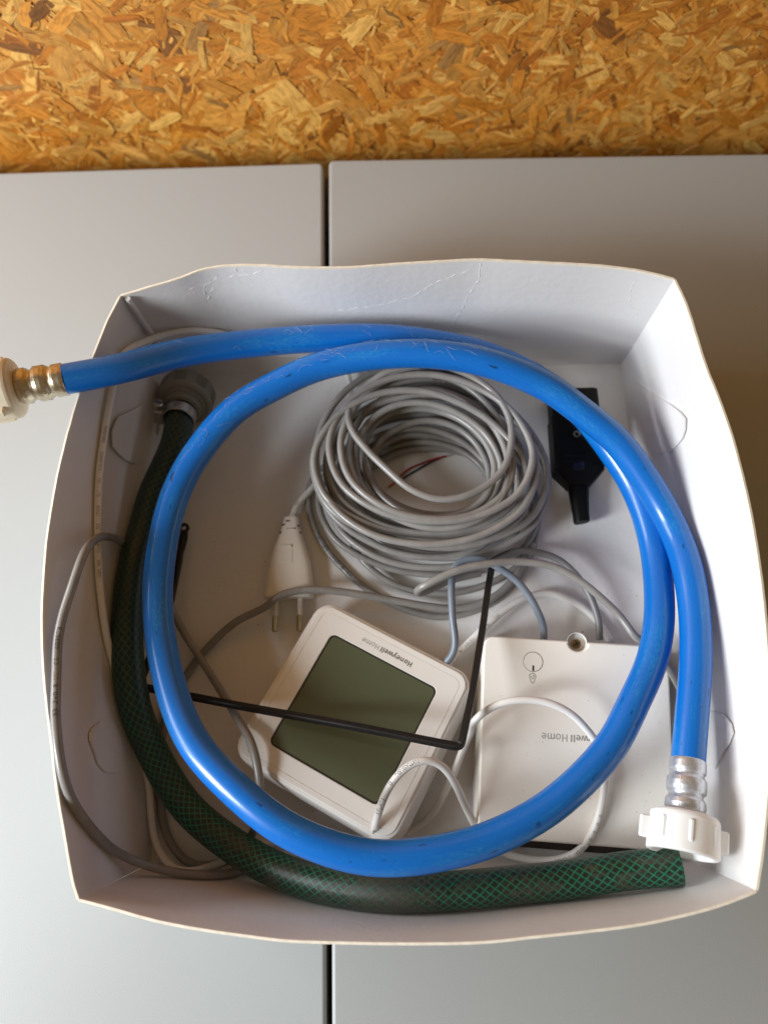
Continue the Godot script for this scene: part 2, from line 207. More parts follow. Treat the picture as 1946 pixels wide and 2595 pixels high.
# radii(i, n) may vary along the tube; squash flattens it across its frame normal
func tube(c: PackedVector3Array, r: float, sides := 14, closed := false, rough := 0.0, squash := 1.0, r_end := -1.0) -> ArrayMesh:
	var f := frames(c, closed)
	var n := c.size()
	var ring := n + 1 if closed else n
	var pos := PackedVector3Array()
	var nor := PackedVector3Array()
	var uv := PackedVector2Array()
	var idx := PackedInt32Array()
	var s := 0.0
	for q in ring:
		var i := q % n
		if q > 0:
			s += c[i].distance_to(c[(q - 1) % n])
		var u: Vector3 = f[1][i]
		var w: Vector3 = f[0][i].cross(u)
		var rr := r if r_end < 0.0 else lerpf(r, r_end, float(q) / (ring - 1))
		if rough > 0.0:
			rr *= 1.0 + rough * sin(s * 900.0) * sin(s * 217.0 + 1.0)
		for k in sides + 1:
			var a := TAU * k / sides
			pos.append(c[i] + u * cos(a) * rr * squash + w * sin(a) * rr)
			nor.append((u * cos(a) / squash + w * sin(a)).normalized())
			uv.append(Vector2(s, float(k) / sides))
	for q in ring - 1:
		for k in sides:
			var a := q * (sides + 1) + k
			var b := a + sides + 1
			idx.append_array([a, a + 1, b, b, a + 1, b + 1])
	if not closed:
		for e in 2:
			var i := 0 if e == 0 else n - 1
			var nrm: Vector3 = f[0][i] * (-1.0 if e == 0 else 1.0)
			var base := pos.size()
			pos.append(c[i]); nor.append(nrm); uv.append(Vector2(0, 0))
			for k in sides + 1:
				pos.append(pos[i * (sides + 1) + k]); nor.append(nrm); uv.append(Vector2(0, 0))
			for k in sides:
				if e == 1:
					idx.append_array([base, base + 2 + k, base + 1 + k])
				else:
					idx.append_array([base, base + 1 + k, base + 2 + k])
	return arrays(pos, nor, uv, idx)

func arrays(pos: PackedVector3Array, nor: PackedVector3Array, uv: PackedVector2Array, idx: PackedInt32Array) -> ArrayMesh:
	# make every triangle run clockwise seen from its outside
	for i in range(0, idx.size(), 3):
		var a := pos[idx[i]]
		var g := (pos[idx[i + 1]] - a).cross(pos[idx[i + 2]] - a)
		if g.dot(nor[idx[i]] + nor[idx[i + 1]] + nor[idx[i + 2]]) > 0.0:
			var t := idx[i + 1]
			idx[i + 1] = idx[i + 2]
			idx[i + 2] = t
	var arr := []
	arr.resize(Mesh.ARRAY_MAX)
	arr[Mesh.ARRAY_VERTEX] = pos
	arr[Mesh.ARRAY_NORMAL] = nor
	arr[Mesh.ARRAY_TEX_UV] = uv
	arr[Mesh.ARRAY_INDEX] = idx
	var m := ArrayMesh.new()
	m.add_surface_from_arrays(Mesh.PRIMITIVE_TRIANGLES, arr)
	return m

func basis_along(d: Vector3) -> Basis:   # y runs along d
	var y := d.normalized()
	var x := Vector3.UP.cross(y)
	if x.length() < 0.05:
		x = Vector3.RIGHT
	x = x.normalized()
	return Basis(x, y, x.cross(y).normalized())

# a turned shape: pairs of (height along the axis, radius) in mm; crisp between spans
func lathe(st: SurfaceTool, prof: Array, at: Vector3, b: Basis, seg := 40, lobes := 0, lobe := 0.0) -> void:
	for i in range(0, prof.size() - 3, 2):
		var h0: float = prof[i] * MM
		var r0: float = prof[i + 1] * MM
		var h1: float = prof[i + 2] * MM
		var r1: float = prof[i + 3] * MM
		var sl := Vector2(h1 - h0, r1 - r0)
		if sl.length() < 1e-7:
			continue
		sl = sl.normalized()
		for k in seg:
			var a := TAU * k / seg
			var c := TAU * (k + 1) / seg
			var da := b * Vector3(cos(a), 0, sin(a))
			var dc := b * Vector3(cos(c), 0, sin(c))
			var la := 1.0 + lobe * cos(a * lobes)
			var lc := 1.0 + lobe * cos(c * lobes)
			var na := (da * sl.x - b.y * sl.y).normalized()
			var nc := (dc * sl.x - b.y * sl.y).normalized()
			var p0 := at + b.y * h0 + da * r0 * la
			var p1 := at + b.y * h0 + dc * r0 * lc
			var p2 := at + b.y * h1 + da * r1 * la
			var p3 := at + b.y * h1 + dc * r1 * lc
			var ua := float(k) / seg
			var uc := float(k + 1) / seg
			tri(st, p0, p1, p2, na, nc, na, Vector2(h0, ua), Vector2(h0, uc), Vector2(h1, ua))
			tri(st, p1, p3, p2, nc, nc, na, Vector2(h0, uc), Vector2(h1, uc), Vector2(h1, ua))

func turned(prof: Array, at: Vector3, d: Vector3, seg := 40) -> ArrayMesh:
	var st := begin()
	lathe(st, prof, at, basis_along(d), seg)
	return st.commit()

# a box with chamfered edges, half sizes in metres, in the frame t
func bevel_box(st: SurfaceTool, t: Transform3D, h: Vector3, c: float) -> void:
	for ax in 3:
		for s in [-1.0, 1.0]:
			var n := Vector3.ZERO
			n[ax] = s
			var u := (ax + 1) % 3
			var v := (ax + 2) % 3
			var p := []
			for k in [[-1, -1], [1, -1], [1, 1], [-1, 1]]:
				var q := Vector3.ZERO
				q[ax] = s * h[ax]
				q[u] = k[0] * (h[u] - c)
				q[v] = k[1] * (h[v] - c)
				p.append(t * q)
			quad(st, p[0], p[1], p[2], p[3], t.basis * n)
	for ax in 3:
		var u := (ax + 1) % 3
		var v := (ax + 2) % 3
		for su in [-1.0, 1.0]:
			for sv in [-1.0, 1.0]:
				var p := []
				for k in [[-1, 0], [1, 0], [1, 1], [-1, 1]]:
					var q := Vector3.ZERO
					q[ax] = k[0] * (h[ax] - c)
					q[u] = su * (h[u] - (c if k[1] == 0 else 0.0))
					q[v] = sv * (h[v] - (0.0 if k[1] == 0 else c))
					p.append(t * q)
				var n := Vector3.ZERO
				n[u] = su
				n[v] = sv
				quad(st, p[0], p[1], p[2], p[3], t.basis * n)
	for sx in [-1.0, 1.0]:
		for sy in [-1.0, 1.0]:
			for sz in [-1.0, 1.0]:
				flat(st, t * Vector3(sx * h.x, sy * (h.y - c), sz * (h.z - c)), t * Vector3(sx * (h.x - c), sy * h.y, sz * (h.z - c)), t * Vector3(sx * (h.x - c), sy * (h.y - c), sz * h.z), t.basis * Vector3(sx, sy, sz))

func box_mesh(t: Transform3D, h: Vector3, c: float) -> ArrayMesh:
	var st := begin()
	bevel_box(st, t, h, c)
	return st.commit()

func rounded_rect(hx: float, hz: float, r: float, cx := 0.0, cz := 0.0, seg := 8) -> PackedVector2Array:
	var p := PackedVector2Array()
	for q in 4:
		var c := Vector2(cx + (hx - r) * [1, -1, -1, 1][q], cz + (hz - r) * [1, 1, -1, -1][q])
		for k in seg + 1:
			var a := PI / 2 * (q + float(k) / seg)
			p.append(c + Vector2(cos(a), sin(a)) * r)
	return p

# strips between closed outlines at given heights (mm): [outline, y]; both the way round and along are lit smoothly where asked
func rings(st: SurfaceTool, loops: Array, cap_last := false, cap_first := false) -> void:
	for i in loops.size() - 1:
		var A: PackedVector2Array = loops[i][0]
		var B: PackedVector2Array = loops[i + 1][0]
		var n := A.size()
		var nrm := PackedVector3Array()
		for k in n:
			var a0 := A[(k - 1 + n) % n]
			var a1 := A[(k + 1) % n]
			var tg := (a1 - a0).normalized()
			var o := Vector2(tg.y, -tg.x)   # outward for outlines that run this way round
			var across := B[k] - A[k]
			var dy: float = loops[i + 1][1] - loops[i][1]
			var dr := across.dot(o)
			var m := Vector3(o.x * dy, -dr, o.y * dy)
			nrm.append(m.normalized() if m.length() > 1e-9 else Vector3.UP)
		for k in n:
			var l := (k + 1) % n
			var p := [Vector3(A[k].x, loops[i][1], A[k].y) * MM, Vector3(A[l].x, loops[i][1], A[l].y) * MM, Vector3(B[k].x, loops[i + 1][1], B[k].y) * MM, Vector3(B[l].x, loops[i + 1][1], B[l].y) * MM]
			tri(st, p[0], p[1], p[2], nrm[k], nrm[l], nrm[k])
			tri(st, p[1], p[3], p[2], nrm[l], nrm[l], nrm[k])
	if cap_last:
		cap(st, loops[loops.size() - 1], Vector3.UP)
	if cap_first:
		cap(st, loops[0], Vector3.DOWN)

func cap(st: SurfaceTool, loop: Array, n: Vector3) -> void:
	var P: PackedVector2Array = loop[0]
	var t := Geometry2D.triangulate_polygon(P)
	for i in range(0, t.size(), 3):
		var q := []
		for k in 3:
			q.append(Vector3(P[t[i + k]].x, loop[1], P[t[i + k]].y) * MM)
		tri(st, q[0], q[1], q[2], n, n, n)

func inset(P: PackedVector2Array, d: float) -> PackedVector2Array:
	var r := PackedVector2Array()
	var n := P.size()
	for k in n:
		var tg := (P[(k + 1) % n] - P[(k - 1 + n) % n]).normalized()
		r.append(P[k] - Vector2(tg.y, -tg.x) * d)
	return r

# sections of a superellipse along an axis: [centre mm, half width, half height], power p
func loft(secs: Array, xdir: Vector3, p: float, seg := 36, ends := true) -> ArrayMesh:
	var pos := PackedVector3Array()
	var nor := PackedVector3Array()
	var uv := PackedVector2Array()
	var idx := PackedInt32Array()
	var n := secs.size()
	for i in n:
		var c: Vector3 = secs[i][0]
		var ax: Vector3 = (secs[mini(i + 1, n - 1)][0] - secs[maxi(i - 1, 0)][0]).normalized()
		var x := (xdir - ax * ax.dot(xdir)).normalized()
		var y := ax.cross(x)
		for k in seg + 1:
			var a := TAU * k / seg
			var q: Vector3 = x * (signf(cos(a)) * pow(absf(cos(a)), 2.0 / p) * secs[i][1]) + y * (signf(sin(a)) * pow(absf(sin(a)), 2.0 / p) * secs[i][2])
			pos.append((c + q) * MM)
			nor.append(Vector3.ZERO)
			uv.append(Vector2(float(k) / seg, float(i) / n))
	for i in n - 1:
		for k in seg:
			var a := i * (seg + 1) + k
			idx.append_array([a, a + 1, a + seg + 1, a + seg + 1, a + 1, a + seg + 2])
	for t in range(0, idx.size(), 3):
		var g := (pos[idx[t + 1]] - pos[idx[t]]).cross(pos[idx[t + 2]] - pos[idx[t]])
		for k in 3:
			nor[idx[t + k]] += g
	for i in n:
		var s := nor[i * (seg + 1)] + nor[i * (seg + 1) + seg]
		nor[i * (seg + 1)] = s
		nor[i * (seg + 1) + seg] = s
		for k in seg + 1:
			var j := i * (seg + 1) + k
			nor[j] = nor[j].normalized()
			if nor[j].dot(pos[j] - secs[i][0] * MM) < 0.0:
				nor[j] = -nor[j]
	if ends:
		for e in [0, n - 1]:
			var nn: Vector3 = (secs[e][0] - secs[1 if e == 0 else n - 2][0]).normalized()
			var base := pos.size()
			pos.append(secs[e][0] * MM); nor.append(nn); uv.append(Vector2.ZERO)
			for k in seg + 1:
				pos.append(pos[e * (seg + 1) + k]); nor.append(nn); uv.append(Vector2.ZERO)
			for k in seg:
				idx.append_array([base, base + 1 + k, base + 2 + k])
	return arrays(pos, nor, uv, idx)

# a flat printed line of the given width (mm) through points (x, z) at height y
func stroke(st: SurfaceTool, P: PackedVector2Array, w: float, y: float, closed := false) -> void:
	var n := P.size()
	var l := PackedVector2Array()
	var r := PackedVector2Array()
	for k in n:
		var a := P[(k - 1 + n) % n] if closed or k > 0 else P[k]
		var b := P[(k + 1) % n] if closed or k < n - 1 else P[k]
		var t := (b - a).normalized()
		var o := Vector2(t.y, -t.x) * w * 0.5
		l.append(P[k] + o)
		r.append(P[k] - o)
	for k in (n if closed else n - 1):
		var j := (k + 1) % n
		quad(st, Vector3(l[k].x, y, l[k].y) * MM, Vector3(l[j].x, y, l[j].y) * MM, Vector3(r[j].x, y, r[j].y) * MM, Vector3(r[k].x, y, r[k].y) * MM, Vector3.UP)

# ---------------------------------------------------------------- lettering
func letters(text: String, font_name: String, bold: bool) -> Array:
	var tm := TextMesh.new()
	var f := SystemFont.new()
	f.font_names = PackedStringArray([font_name])
	f.font_weight = 700 if bold else 400
	tm.font = f
	tm.text = text
	tm.font_size = 64
	tm.pixel_size = 0.01
	tm.depth = 0.004
	tm.curve_step = 1.0
	tm.horizontal_alignment = HORIZONTAL_ALIGNMENT_LEFT
	tm.vertical_alignment = VERTICAL_ALIGNMENT_BOTTOM
	var a := tm.get_mesh_arrays()
	var box := tm.get_aabb()
	return [a, box]

# flat lettering: starts at o, runs along x, letters stand along y, faces z; width in metres
func flat_text(text: String, font_name: String, bold: bool, o: Vector3, x: Vector3, y: Vector3, width: float) -> ArrayMesh:
	var q: Array = letters(text, font_name, bold)
	var box: AABB = q[1]
	var k := width / box.size.x
	var z := x.cross(y)
	var src: PackedVector3Array = q[0][Mesh.ARRAY_VERTEX]
	var pos := PackedVector3Array()
	for v in src:
		pos.append(o + x * (v.x - box.position.x) * k + y * (v.y - base_line) * k + z * (v.z - box.position.z) * 0.01)
	return text_mesh(q[0], pos, Basis(x, y, z))

var base_line := 0.0

func text_mesh(a: Array, pos: PackedVector3Array, turn: Basis) -> ArrayMesh:
	var nor := PackedVector3Array()
	for v in a[Mesh.ARRAY_NORMAL]:
		nor.append((turn * v).normalized())
	var idx: PackedInt32Array = a[Mesh.ARRAY_INDEX] if a[Mesh.ARRAY_INDEX] != null else PackedInt32Array(range(pos.size()))
	var uv := PackedVector2Array()
	uv.resize(pos.size())
	return arrays(pos, nor, uv, idx)

# lettering bent round a tube; starts at the sample nearest to near, runs with (way 1) or against (way -1) the path; cap height in mm
func tube_text(text: String, c: PackedVector3Array, r: float, near: Vector3, way: int, height: float, face: Vector3, mat: Material, parent: Node) -> void:
	var best := 0
	for i in c.size():
		if c[i].distance_squared_to(near * MM) < c[best].distance_squared_to(near * MM):
			best = i
	var q: Array = letters(text, "Droid Sans Mono", false)
	var box: AABB = q[1]
	var k := height * MM / 0.457
	var src: PackedVector3Array = q[0][Mesh.ARRAY_VERTEX]
	var step := c[0].distance_to(c[1])
	var pos := PackedVector3Array()
	var nor := PackedVector3Array()
	var mid := 0.23
	for v in src:
		var s := best + way * (v.x - box.position.x) * k / step
		var i := clampi(int(floor(s)), 1, c.size() - 3)
		var p := c[i].lerp(c[i + 1], clampf(s - i, 0.0, 1.0))
		var t := (c[i + 1] - c[i - 1]).normalized() * way
		var u := (face - t * face.dot(t)).normalized()
		var side := u.cross(t)
		var a := (v.y - base_line - mid) * k / r
		var d := u * cos(a) + side * sin(a)
		pos.append(p + d * (r + 0.00004 + v.z * 0.01))
		nor.append(d)
	var idx: PackedInt32Array = q[0][Mesh.ARRAY_INDEX] if q[0][Mesh.ARRAY_INDEX] != null else PackedInt32Array(range(pos.size()))
	var uv := PackedVector2Array()
	uv.resize(pos.size())
	obj("printed_lettering", arrays(pos, nor, uv, idx), mat, parent)

# ---------------------------------------------------------------- materials
func srgb(r: int, g: int, b: int) -> Color:
	return Color(r / 255.0, g / 255.0, b / 255.0)

func plain(c: Color, rough: float, metal := 0.0, spec := 0.5) -> StandardMaterial3D:
	var m := StandardMaterial3D.new()
	m.albedo_color = c
	m.roughness = rough
	m.metallic = metal
	m.metallic_specular = spec
	return m

func noise(freq: float, seed_: int, octaves := 3, kind := FastNoiseLite.TYPE_SIMPLEX_SMOOTH) -> FastNoiseLite:
	var n := FastNoiseLite.new()
	n.seed = seed_
	n.noise_type = kind
	n.frequency = freq
	n.fractal_octaves = octaves
	return n

# fine relief over a surface of any shape; per metre tells how often the pattern repeats
func relief(m: StandardMaterial3D, freq: float, per_metre: float, cm: float, seed_: int) -> void:
	var t := NoiseTexture2D.new()
	t.width = 512
	t.height = 512
	t.seamless = true
	t.noise = noise(freq, seed_)
	m.heightmap_enabled = true
	m.heightmap_texture = t
	m.heightmap_scale = cm
	m.uv1_triplanar = true
	m.uv1_scale = Vector3.ONE * per_metre

# blotchy tint between two colours, laid over any shape
func blotch(m: StandardMaterial3D, a: Color, b: Color, freq: float, per_metre: float, seed_: int) -> void:
	var t := NoiseTexture2D.new()
	t.width = 512
	t.height = 512
	t.seamless = true
	t.noise = noise(freq, seed_, 5)
	var g := Gradient.new()
	g.set_color(0, a)
	g.set_color(1, b)
	t.color_ramp = g
	m.albedo_color = Color.WHITE
	m.albedo_texture = t
	m.uv1_triplanar = true
	m.uv1_scale = Vector3.ONE * per_metre

func picture(w: int, h: int, bytes: PackedByteArray) -> ImageTexture:
	return ImageTexture.create_from_image(Image.create_from_data(w, h, false, Image.FORMAT_RGB8, bytes))

func make_materials() -> void:
	M.card = plain(srgb(228, 226, 224), 0.5)
	relief(M.card, 0.03, 9.0, 0.012, 3)
	M.cut = plain(Color.WHITE, 0.9)
	blotch(M.cut, srgb(232, 220, 194), srgb(250, 246, 236), 0.05, 40.0, 4)
	M.top = plain(srgb(186, 187, 184), 0.42)
	relief(M.top, 0.15, 12.0, 0.006, 5)
	M.side = plain(srgb(120, 120, 118), 0.6)
	M.white = plain(srgb(243, 241, 235), 0.32)
	M.receiver = plain(srgb(248, 244, 234), 0.38)
	relief(M.receiver, 0.12, 14.0, 0.004, 6)
	M.receiver_base = plain(srgb(225, 223, 218), 0.45)
	M.dark_brown = plain(srgb(66, 56, 50), 0.5)
	M.cord = plain(srgb(233, 231, 226), 0.36)
	M.plug = plain(srgb(234, 230, 222), 0.42)
	M.screen = plain(srgb(94, 99, 76), 0.06)
	M.gasket = plain(srgb(40, 40, 36), 0.5)
	M.ink = plain(srgb(92, 86, 80), 0.6)
	M.ink_pale = plain(srgb(150, 146, 140), 0.6)
	M.ink_black = plain(srgb(30, 29, 28), 0.6)
	M.grey = plain(srgb(158, 155, 151), 0.27)
	blotch(M.grey, srgb(130, 127, 123), srgb(152, 149, 145), 0.02, 6.0, 8)
	M.bluish = plain(srgb(118, 127, 138), 0.34)
	M.darkgrey = plain(srgb(118, 117, 116), 0.36)
	M.iec = plain(srgb(14, 14, 14), 0.5, 0.0, 0.3)
	M.label = plain(srgb(28, 27, 27), 0.25)
	M.rod = plain(Color.WHITE, 0.45)
	blotch(M.rod, srgb(10, 10, 10), srgb(34, 33, 32), 0.04, 20.0, 9)
	M.steel = plain(srgb(176, 174, 170), 0.28, 1.0)
	M.ferrule = plain(Color.WHITE, 0.4, 0.8)
	blotch(M.ferrule, srgb(188, 192, 198), srgb(228, 231, 236), 0.03, 25.0, 10)
	M.ferrule_old = plain(Color.WHITE, 0.34, 1.0)
	blotch(M.ferrule_old, srgb(176, 160, 128), srgb(222, 214, 198), 0.03, 25.0, 11)
	M.nut = plain(srgb(240, 239, 237), 0.4)
	M.nut.subsurf_scatter_enabled = true
	M.nut.subsurf_scatter_strength = 0.15
	M.nut_old = plain(Color.WHITE, 0.5)
	blotch(M.nut_old, srgb(204, 190, 162), srgb(224, 212, 188), 0.02, 12.0, 12)
	M.fitting = plain(srgb(122, 120, 110), 0.5)
	M.brass = plain(srgb(150, 128, 92), 0.4, 1.0)
	M.pin = plain(srgb(205, 196, 172), 0.2, 1.0)
	M.red = plain(srgb(150, 22, 20), 0.35)
	M.navy = plain(srgb(22, 40, 66), 0.35)
	M.copper = plain(srgb(190, 110, 70), 0.35, 1.0)
	M.dust = plain(srgb(70, 62, 54), 0.9)
	M.dust_pale = plain(srgb(236, 236, 232), 0.8)
	M.lint = plain(srgb(200, 204, 214), 0.9)
	M.floor = plain(srgb(70, 66, 62), 0.9)
	hose_materials()
	wood_materials()

func hose_materials() -> void:
	# blue garden hose: scuffs, hairline scratches and dust dulling parts of the skin
	var w := 2048
	var h := 192
	var big := noise(0.012, 21, 4)
	var fine := noise(0.22, 22, 2)
	var streak := noise(0.05, 23, 3)
	var px := PackedByteArray()
	px.resize(w * h * 3)
	for y in h:
		for x in w:
			var dusty := clampf(big.get_noise_2d(x, y * 1.4) * 2.2 - 0.10, 0.0, 1.0) * clampf(0.45 + 1.1 * fine.get_noise_2d(x, y), 0.05, 1.0)
			var sc := streak.get_noise_2d(x * 0.10, y * 6.0)
			var mark := 0.14 if sc > 0.46 else 0.0
			var speck := 0.5 if fine.get_noise_2d(x * 2.0 + 900.0, y * 2.0) > 0.60 else 0.0
			var d := clampf(dusty * 0.42 + mark * 1.0 + speck * 0.6, 0.0, 0.7)
			var dark := 0.62 if big.get_noise_2d(x * 3.1 + 333.0, y * 3.3) > 0.62 else 1.0
			var i := (y * w + x) * 3
			px[i] = int(clampf(lerpf(0.0, 96.0, d) * dark, 0, 255))
			px[i + 1] = int(clampf(lerpf(107.0, 164.0, d) * dark, 0, 255))
			px[i + 2] = int(clampf(lerpf(197.0, 204.0, d) * dark, 0, 255))
	M.blue = plain(Color.WHITE, 0.33)
	M.blue.albedo_texture = picture(w, h, px)
	M.blue.uv1_scale = Vector3(1.0 / 1.95, 1, 1)
	M.blue.clearcoat_enabled = true
	M.blue.clearcoat = 0.35
	M.blue.clearcoat_roughness = 0.12
	# reinforced hose: dark skin over a net of green threads, patches of dried mud
	h = 256
	var mud := noise(0.010, 31, 4)
	var grit := noise(0.16, 32, 3)
	var dots := noise(0.35, 33, 1)
	px = PackedByteArray()
	px.resize(w * h * 3)
	var turns := 14.0
	for y in h:
		for x in w:
			var v := float(y) / h
			var u := float(x) / w * 700.0 / 63.0 * 0.82
			var a := absf(fposmod((u + v) * turns, 1.0) - 0.5)
			var b := absf(fposmod((u - v) * turns, 1.0) - 0.5)
			var thread := clampf(1.0 - minf(a, b) / 0.14, 0.0, 1.0)
			thread = sqrt(thread)
			var m := clampf((mud.get_noise_2d(x, y * 1.6) - 0.06) * 3.4, 0.0, 1.0) * clampf(0.75 + 0.6 * grit.get_noise_2d(x, y), 0.0, 1.0)
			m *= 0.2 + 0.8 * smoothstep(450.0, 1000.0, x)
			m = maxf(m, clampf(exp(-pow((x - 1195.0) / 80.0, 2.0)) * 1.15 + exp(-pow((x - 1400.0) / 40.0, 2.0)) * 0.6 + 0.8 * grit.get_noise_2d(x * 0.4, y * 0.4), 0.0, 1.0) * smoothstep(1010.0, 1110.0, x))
			var c := Vector3(9, 24, 17).lerp(Vector3(14, 152, 108), thread * (0.85 + 0.3 * mud.get_noise_2d(x * 0.7 + 77.0, y)) * (0.45 + 0.55 * smoothstep(300.0, 760.0, x)))  # the last factor dims threads near the fitting, shade put into the colour
			c = c.lerp(Vector3(66, 66, 54), m * 0.92)
			if dots.get_noise_2d(x, y) > 0.72:
				c = c.lerp(Vector3(150, 150, 138), 0.5)
			var i := (y * w + x) * 3
			px[i] = int(clampf(c.x, 0, 255))
			px[i + 1] = int(clampf(c.y, 0, 255))
			px[i + 2] = int(clampf(c.z, 0, 255))
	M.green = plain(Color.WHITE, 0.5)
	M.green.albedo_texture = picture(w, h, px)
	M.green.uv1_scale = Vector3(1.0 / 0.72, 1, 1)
	M.green.clearcoat_enabled = true
	M.green.clearcoat = 0.25
	M.green.clearcoat_roughness = 0.3

func wood_materials() -> void:
	# wood grain that runs along u
	var w := 512
	var h := 128
	var g1 := noise(0.02, 41, 4)
	var g2 := noise(0.09, 42, 2)
	var px := PackedByteArray()
	px.resize(w * h * 3)
	for y in h:
		for x in w:
			var n := 0.93 + 0.20 * g1.get_noise_2d(x * 0.28, y * 5.0) + 0.12 * g2.get_noise_2d(x * 0.2, y * 4.0) + 0.05 * g2.get_noise_2d(x * 2.0, y * 2.0 + 500.0)
			n = clampf(n, 0.3, 1.0)
			var i := (y * w + x) * 3
			px[i] = int(255 * n)
			px[i + 1] = int(255 * pow(n, 1.15))
			px[i + 2] = int(255 * pow(n, 1.4))
	M.grain = picture(w, h, px)
	M.strand = plain(Color.WHITE, 0.5)
	M.strand.albedo_texture = M.grain
	M.strand.vertex_color_use_as_albedo = true
	M.board = plain(srgb(205, 138, 52), 0.7)

# ---------------------------------------------------------------- the place
func _ready() -> void:
	rng.seed = 20240
	set_camera_and_light()
	make_materials()
	measure_font()
	board_wall()
	worktops()
	tray()
	receiver()
	thermostat()
	black_connector()
	cable_coil()
	power_cord()
	loose_cables()
	stand()
	green_hose()
	blue_hose()
	small_bits()

func set_camera_and_light() -> void:
	var cam := Camera3D.new()
	cam.name = "camera"
	add_child(cam)
	cam.transform = Transform3D(Basis(Vector3(0.999067, -0.038264, 0.020021), Vector3(0.029867, 0.277368, -0.960299), Vector3(0.031192, 0.960001, 0.278253)), Vector3(3.423028, 531.283439, 94.430744) * MM)
	cam.near = 0.02
	cam.far = 20.0
	var lens := CameraAttributesPhysical.new()
	lens.frustum_focal_length = 18.035
	lens.frustum_focus_distance = 0.45
	lens.frustum_near = 0.02
	lens.frustum_far = 20.0
	lens.exposure_aperture = 3.2
	cam.attributes = lens
	cam.current = true
	var we := WorldEnvironment.new()
	we.name = "surroundings"
	var e := Environment.new()
	e.background_mode = Environment.BG_COLOR
	e.background_color = Color(0.205, 0.140, 0.070).linear_to_srgb()
	e.background_energy_multiplier = 1.0
	e.tonemap_mode = Environment.TONE_MAPPER_LINEAR
	e.tonemap_exposure = 0.91
	e.sdfgi_enabled = true
	e.ssao_enabled = true
	e.ssil_enabled = true
	we.environment = e
	add_child(we)
	# daylight: an open doorway ahead to the left plus a broad fill light added farther back on the same side
	daylight("doorway_light", Vector3(-1.18, 0.80, 0.50), Vector2(0.36, 0.56), 2.85)
	daylight("broad_fill_light", Vector3(-1.30, 0.66, -0.24), Vector2(0.9, 0.44), 1.7)

func daylight(called: String, at: Vector3, size: Vector2, energy: float) -> void:
	var l := AreaLight3D.new()
	l.name = called
	add_child(l)
	l.look_at_from_position(at, Vector3(0, 0.05, 0))
	l.area_size = size
	l.light_energy = energy
	l.light_color = Color(0.95, 0.975, 1.0)
	l.area_range = 4.0
	l.shadow_enabled = true

func measure_font() -> void:
	var q: Array = letters("H", "Droid Sans Mono", false)
	base_line = q[1].position.y

func board_wall() -> void:
	var z := -0.402
	var wall := obj("strand_board_wall", box_mesh(Transform3D(Basis(), Vector3(0, -0.1, z - 0.009)), Vector3(1.0, 0.8, 0.009), 0.001), M.board)
	wall.set_meta("kind", "structure")
	var tones := [[250, 194, 102], [237, 170, 78], [228, 156, 63], [220, 144, 51], [207, 130, 42], [222, 160, 75], [194, 117, 39], [181, 132, 69], [243, 182, 93], [214, 135, 48], [231, 162, 66], [147, 94, 39]]
	var mats := []
	for t in tones:
		var m := plain(srgb(t[0], t[1], t[2]), 0.4)
		m.albedo_texture = M.grain
		mats.append(m)
	# a few outlines of strands, one metre-less unit long, shared by the big strands
	var shapes := []
	for k in 14:
		var asp := rng.randf_range(0.2, 0.62)
		shapes.append(strand_shape(asp))
	var big := []
	for k in 300:
		big.append(strand_mesh(shapes[k % 14], 1.0, 0.0, Color.WHITE) if k < 14 else big[k % 14])
	for k in 300:
		var o := obj("wood_strand", big[k % 14], mats[pick_tone()], wall)
		var len := rng.randf_range(0.034, 0.080)
		if k % 9 == 0:
			len *= 1.25
		var x := rng.randf_range(-0.48, 0.48)
		var y := rng.randf_range(-0.07, 0.24)
		var a := rng.randf_range(-1.0, 1.0) * 1.5
		var s := Basis(Vector3(0, 0, 1), a) * Basis(Vector3(1, 0, 0), rng.randf_range(-0.012, 0.012)) * Basis(Vector3(0, 1, 0), rng.randf_range(-0.008, 0.008))
		o.transform = Transform3D(s * Basis.from_scale(Vector3(len, len * rng.randf_range(0.7, 1.25), 0.003)), Vector3(x, y + 0.1, 0.009 + rng.randf_range(0.0004, 0.0022)) )
		o.position = Vector3(x, y, z + rng.randf_range(0.0004, 0.0013))
	# the smaller slivers between and over them
	var st := begin()
	for k in 19000:
		var tone: Array = tones[pick_tone()]
		var len := 0.005 + 0.030 * pow(rng.randf(), 1.9)
		var asp := rng.randf_range(0.07, 0.42)
		var c := srgb(tone[0], tone[1], tone[2]).srgb_to_linear()
		var j := rng.randf_range(0.75, 1.12)
		var a := rng.randf_range(-1.5, 1.5)
		var t := Transform3D(Basis(Vector3(0, 0, 1), a) * Basis(Vector3(1, 0, 0), rng.randf_range(-0.02, 0.02)) * Basis.from_scale(Vector3(len, len, 0.0025)), Vector3(rng.randf_range(-0.62, 0.62), rng.randf_range(-0.09, 0.26), z + rng.randf_range(0.0003, 0.0016)))
		strand_into(st, strand_shape(asp), t, Color(c.r * j, c.g * j, c.b * j))
	var bits := obj("wood_slivers", st.commit(), M.strand, wall)
	bits.set_meta("kind", "stuff")
	var fl := obj("floor", box_mesh(Transform3D(Basis(), Vector3(0, -0.92, 0.2)), Vector3(1.6, 0.02, 1.2), 0.002), M.floor)
	fl.set_meta("kind", "structure")

func pick_tone() -> int:
	var q := rng.randf()
	if q < 0.14: return 0
	if q < 0.26: return 1
	if q < 0.42: return 2
	if q < 0.58: return 3
	if q < 0.68: return 4
	if q < 0.77: return 5
	if q < 0.82: return 6
	if q < 0.84: return 7
	if q < 0.90: return 8
	if q < 0.94: return 9
	if q < 0.985: return 10
	return 11

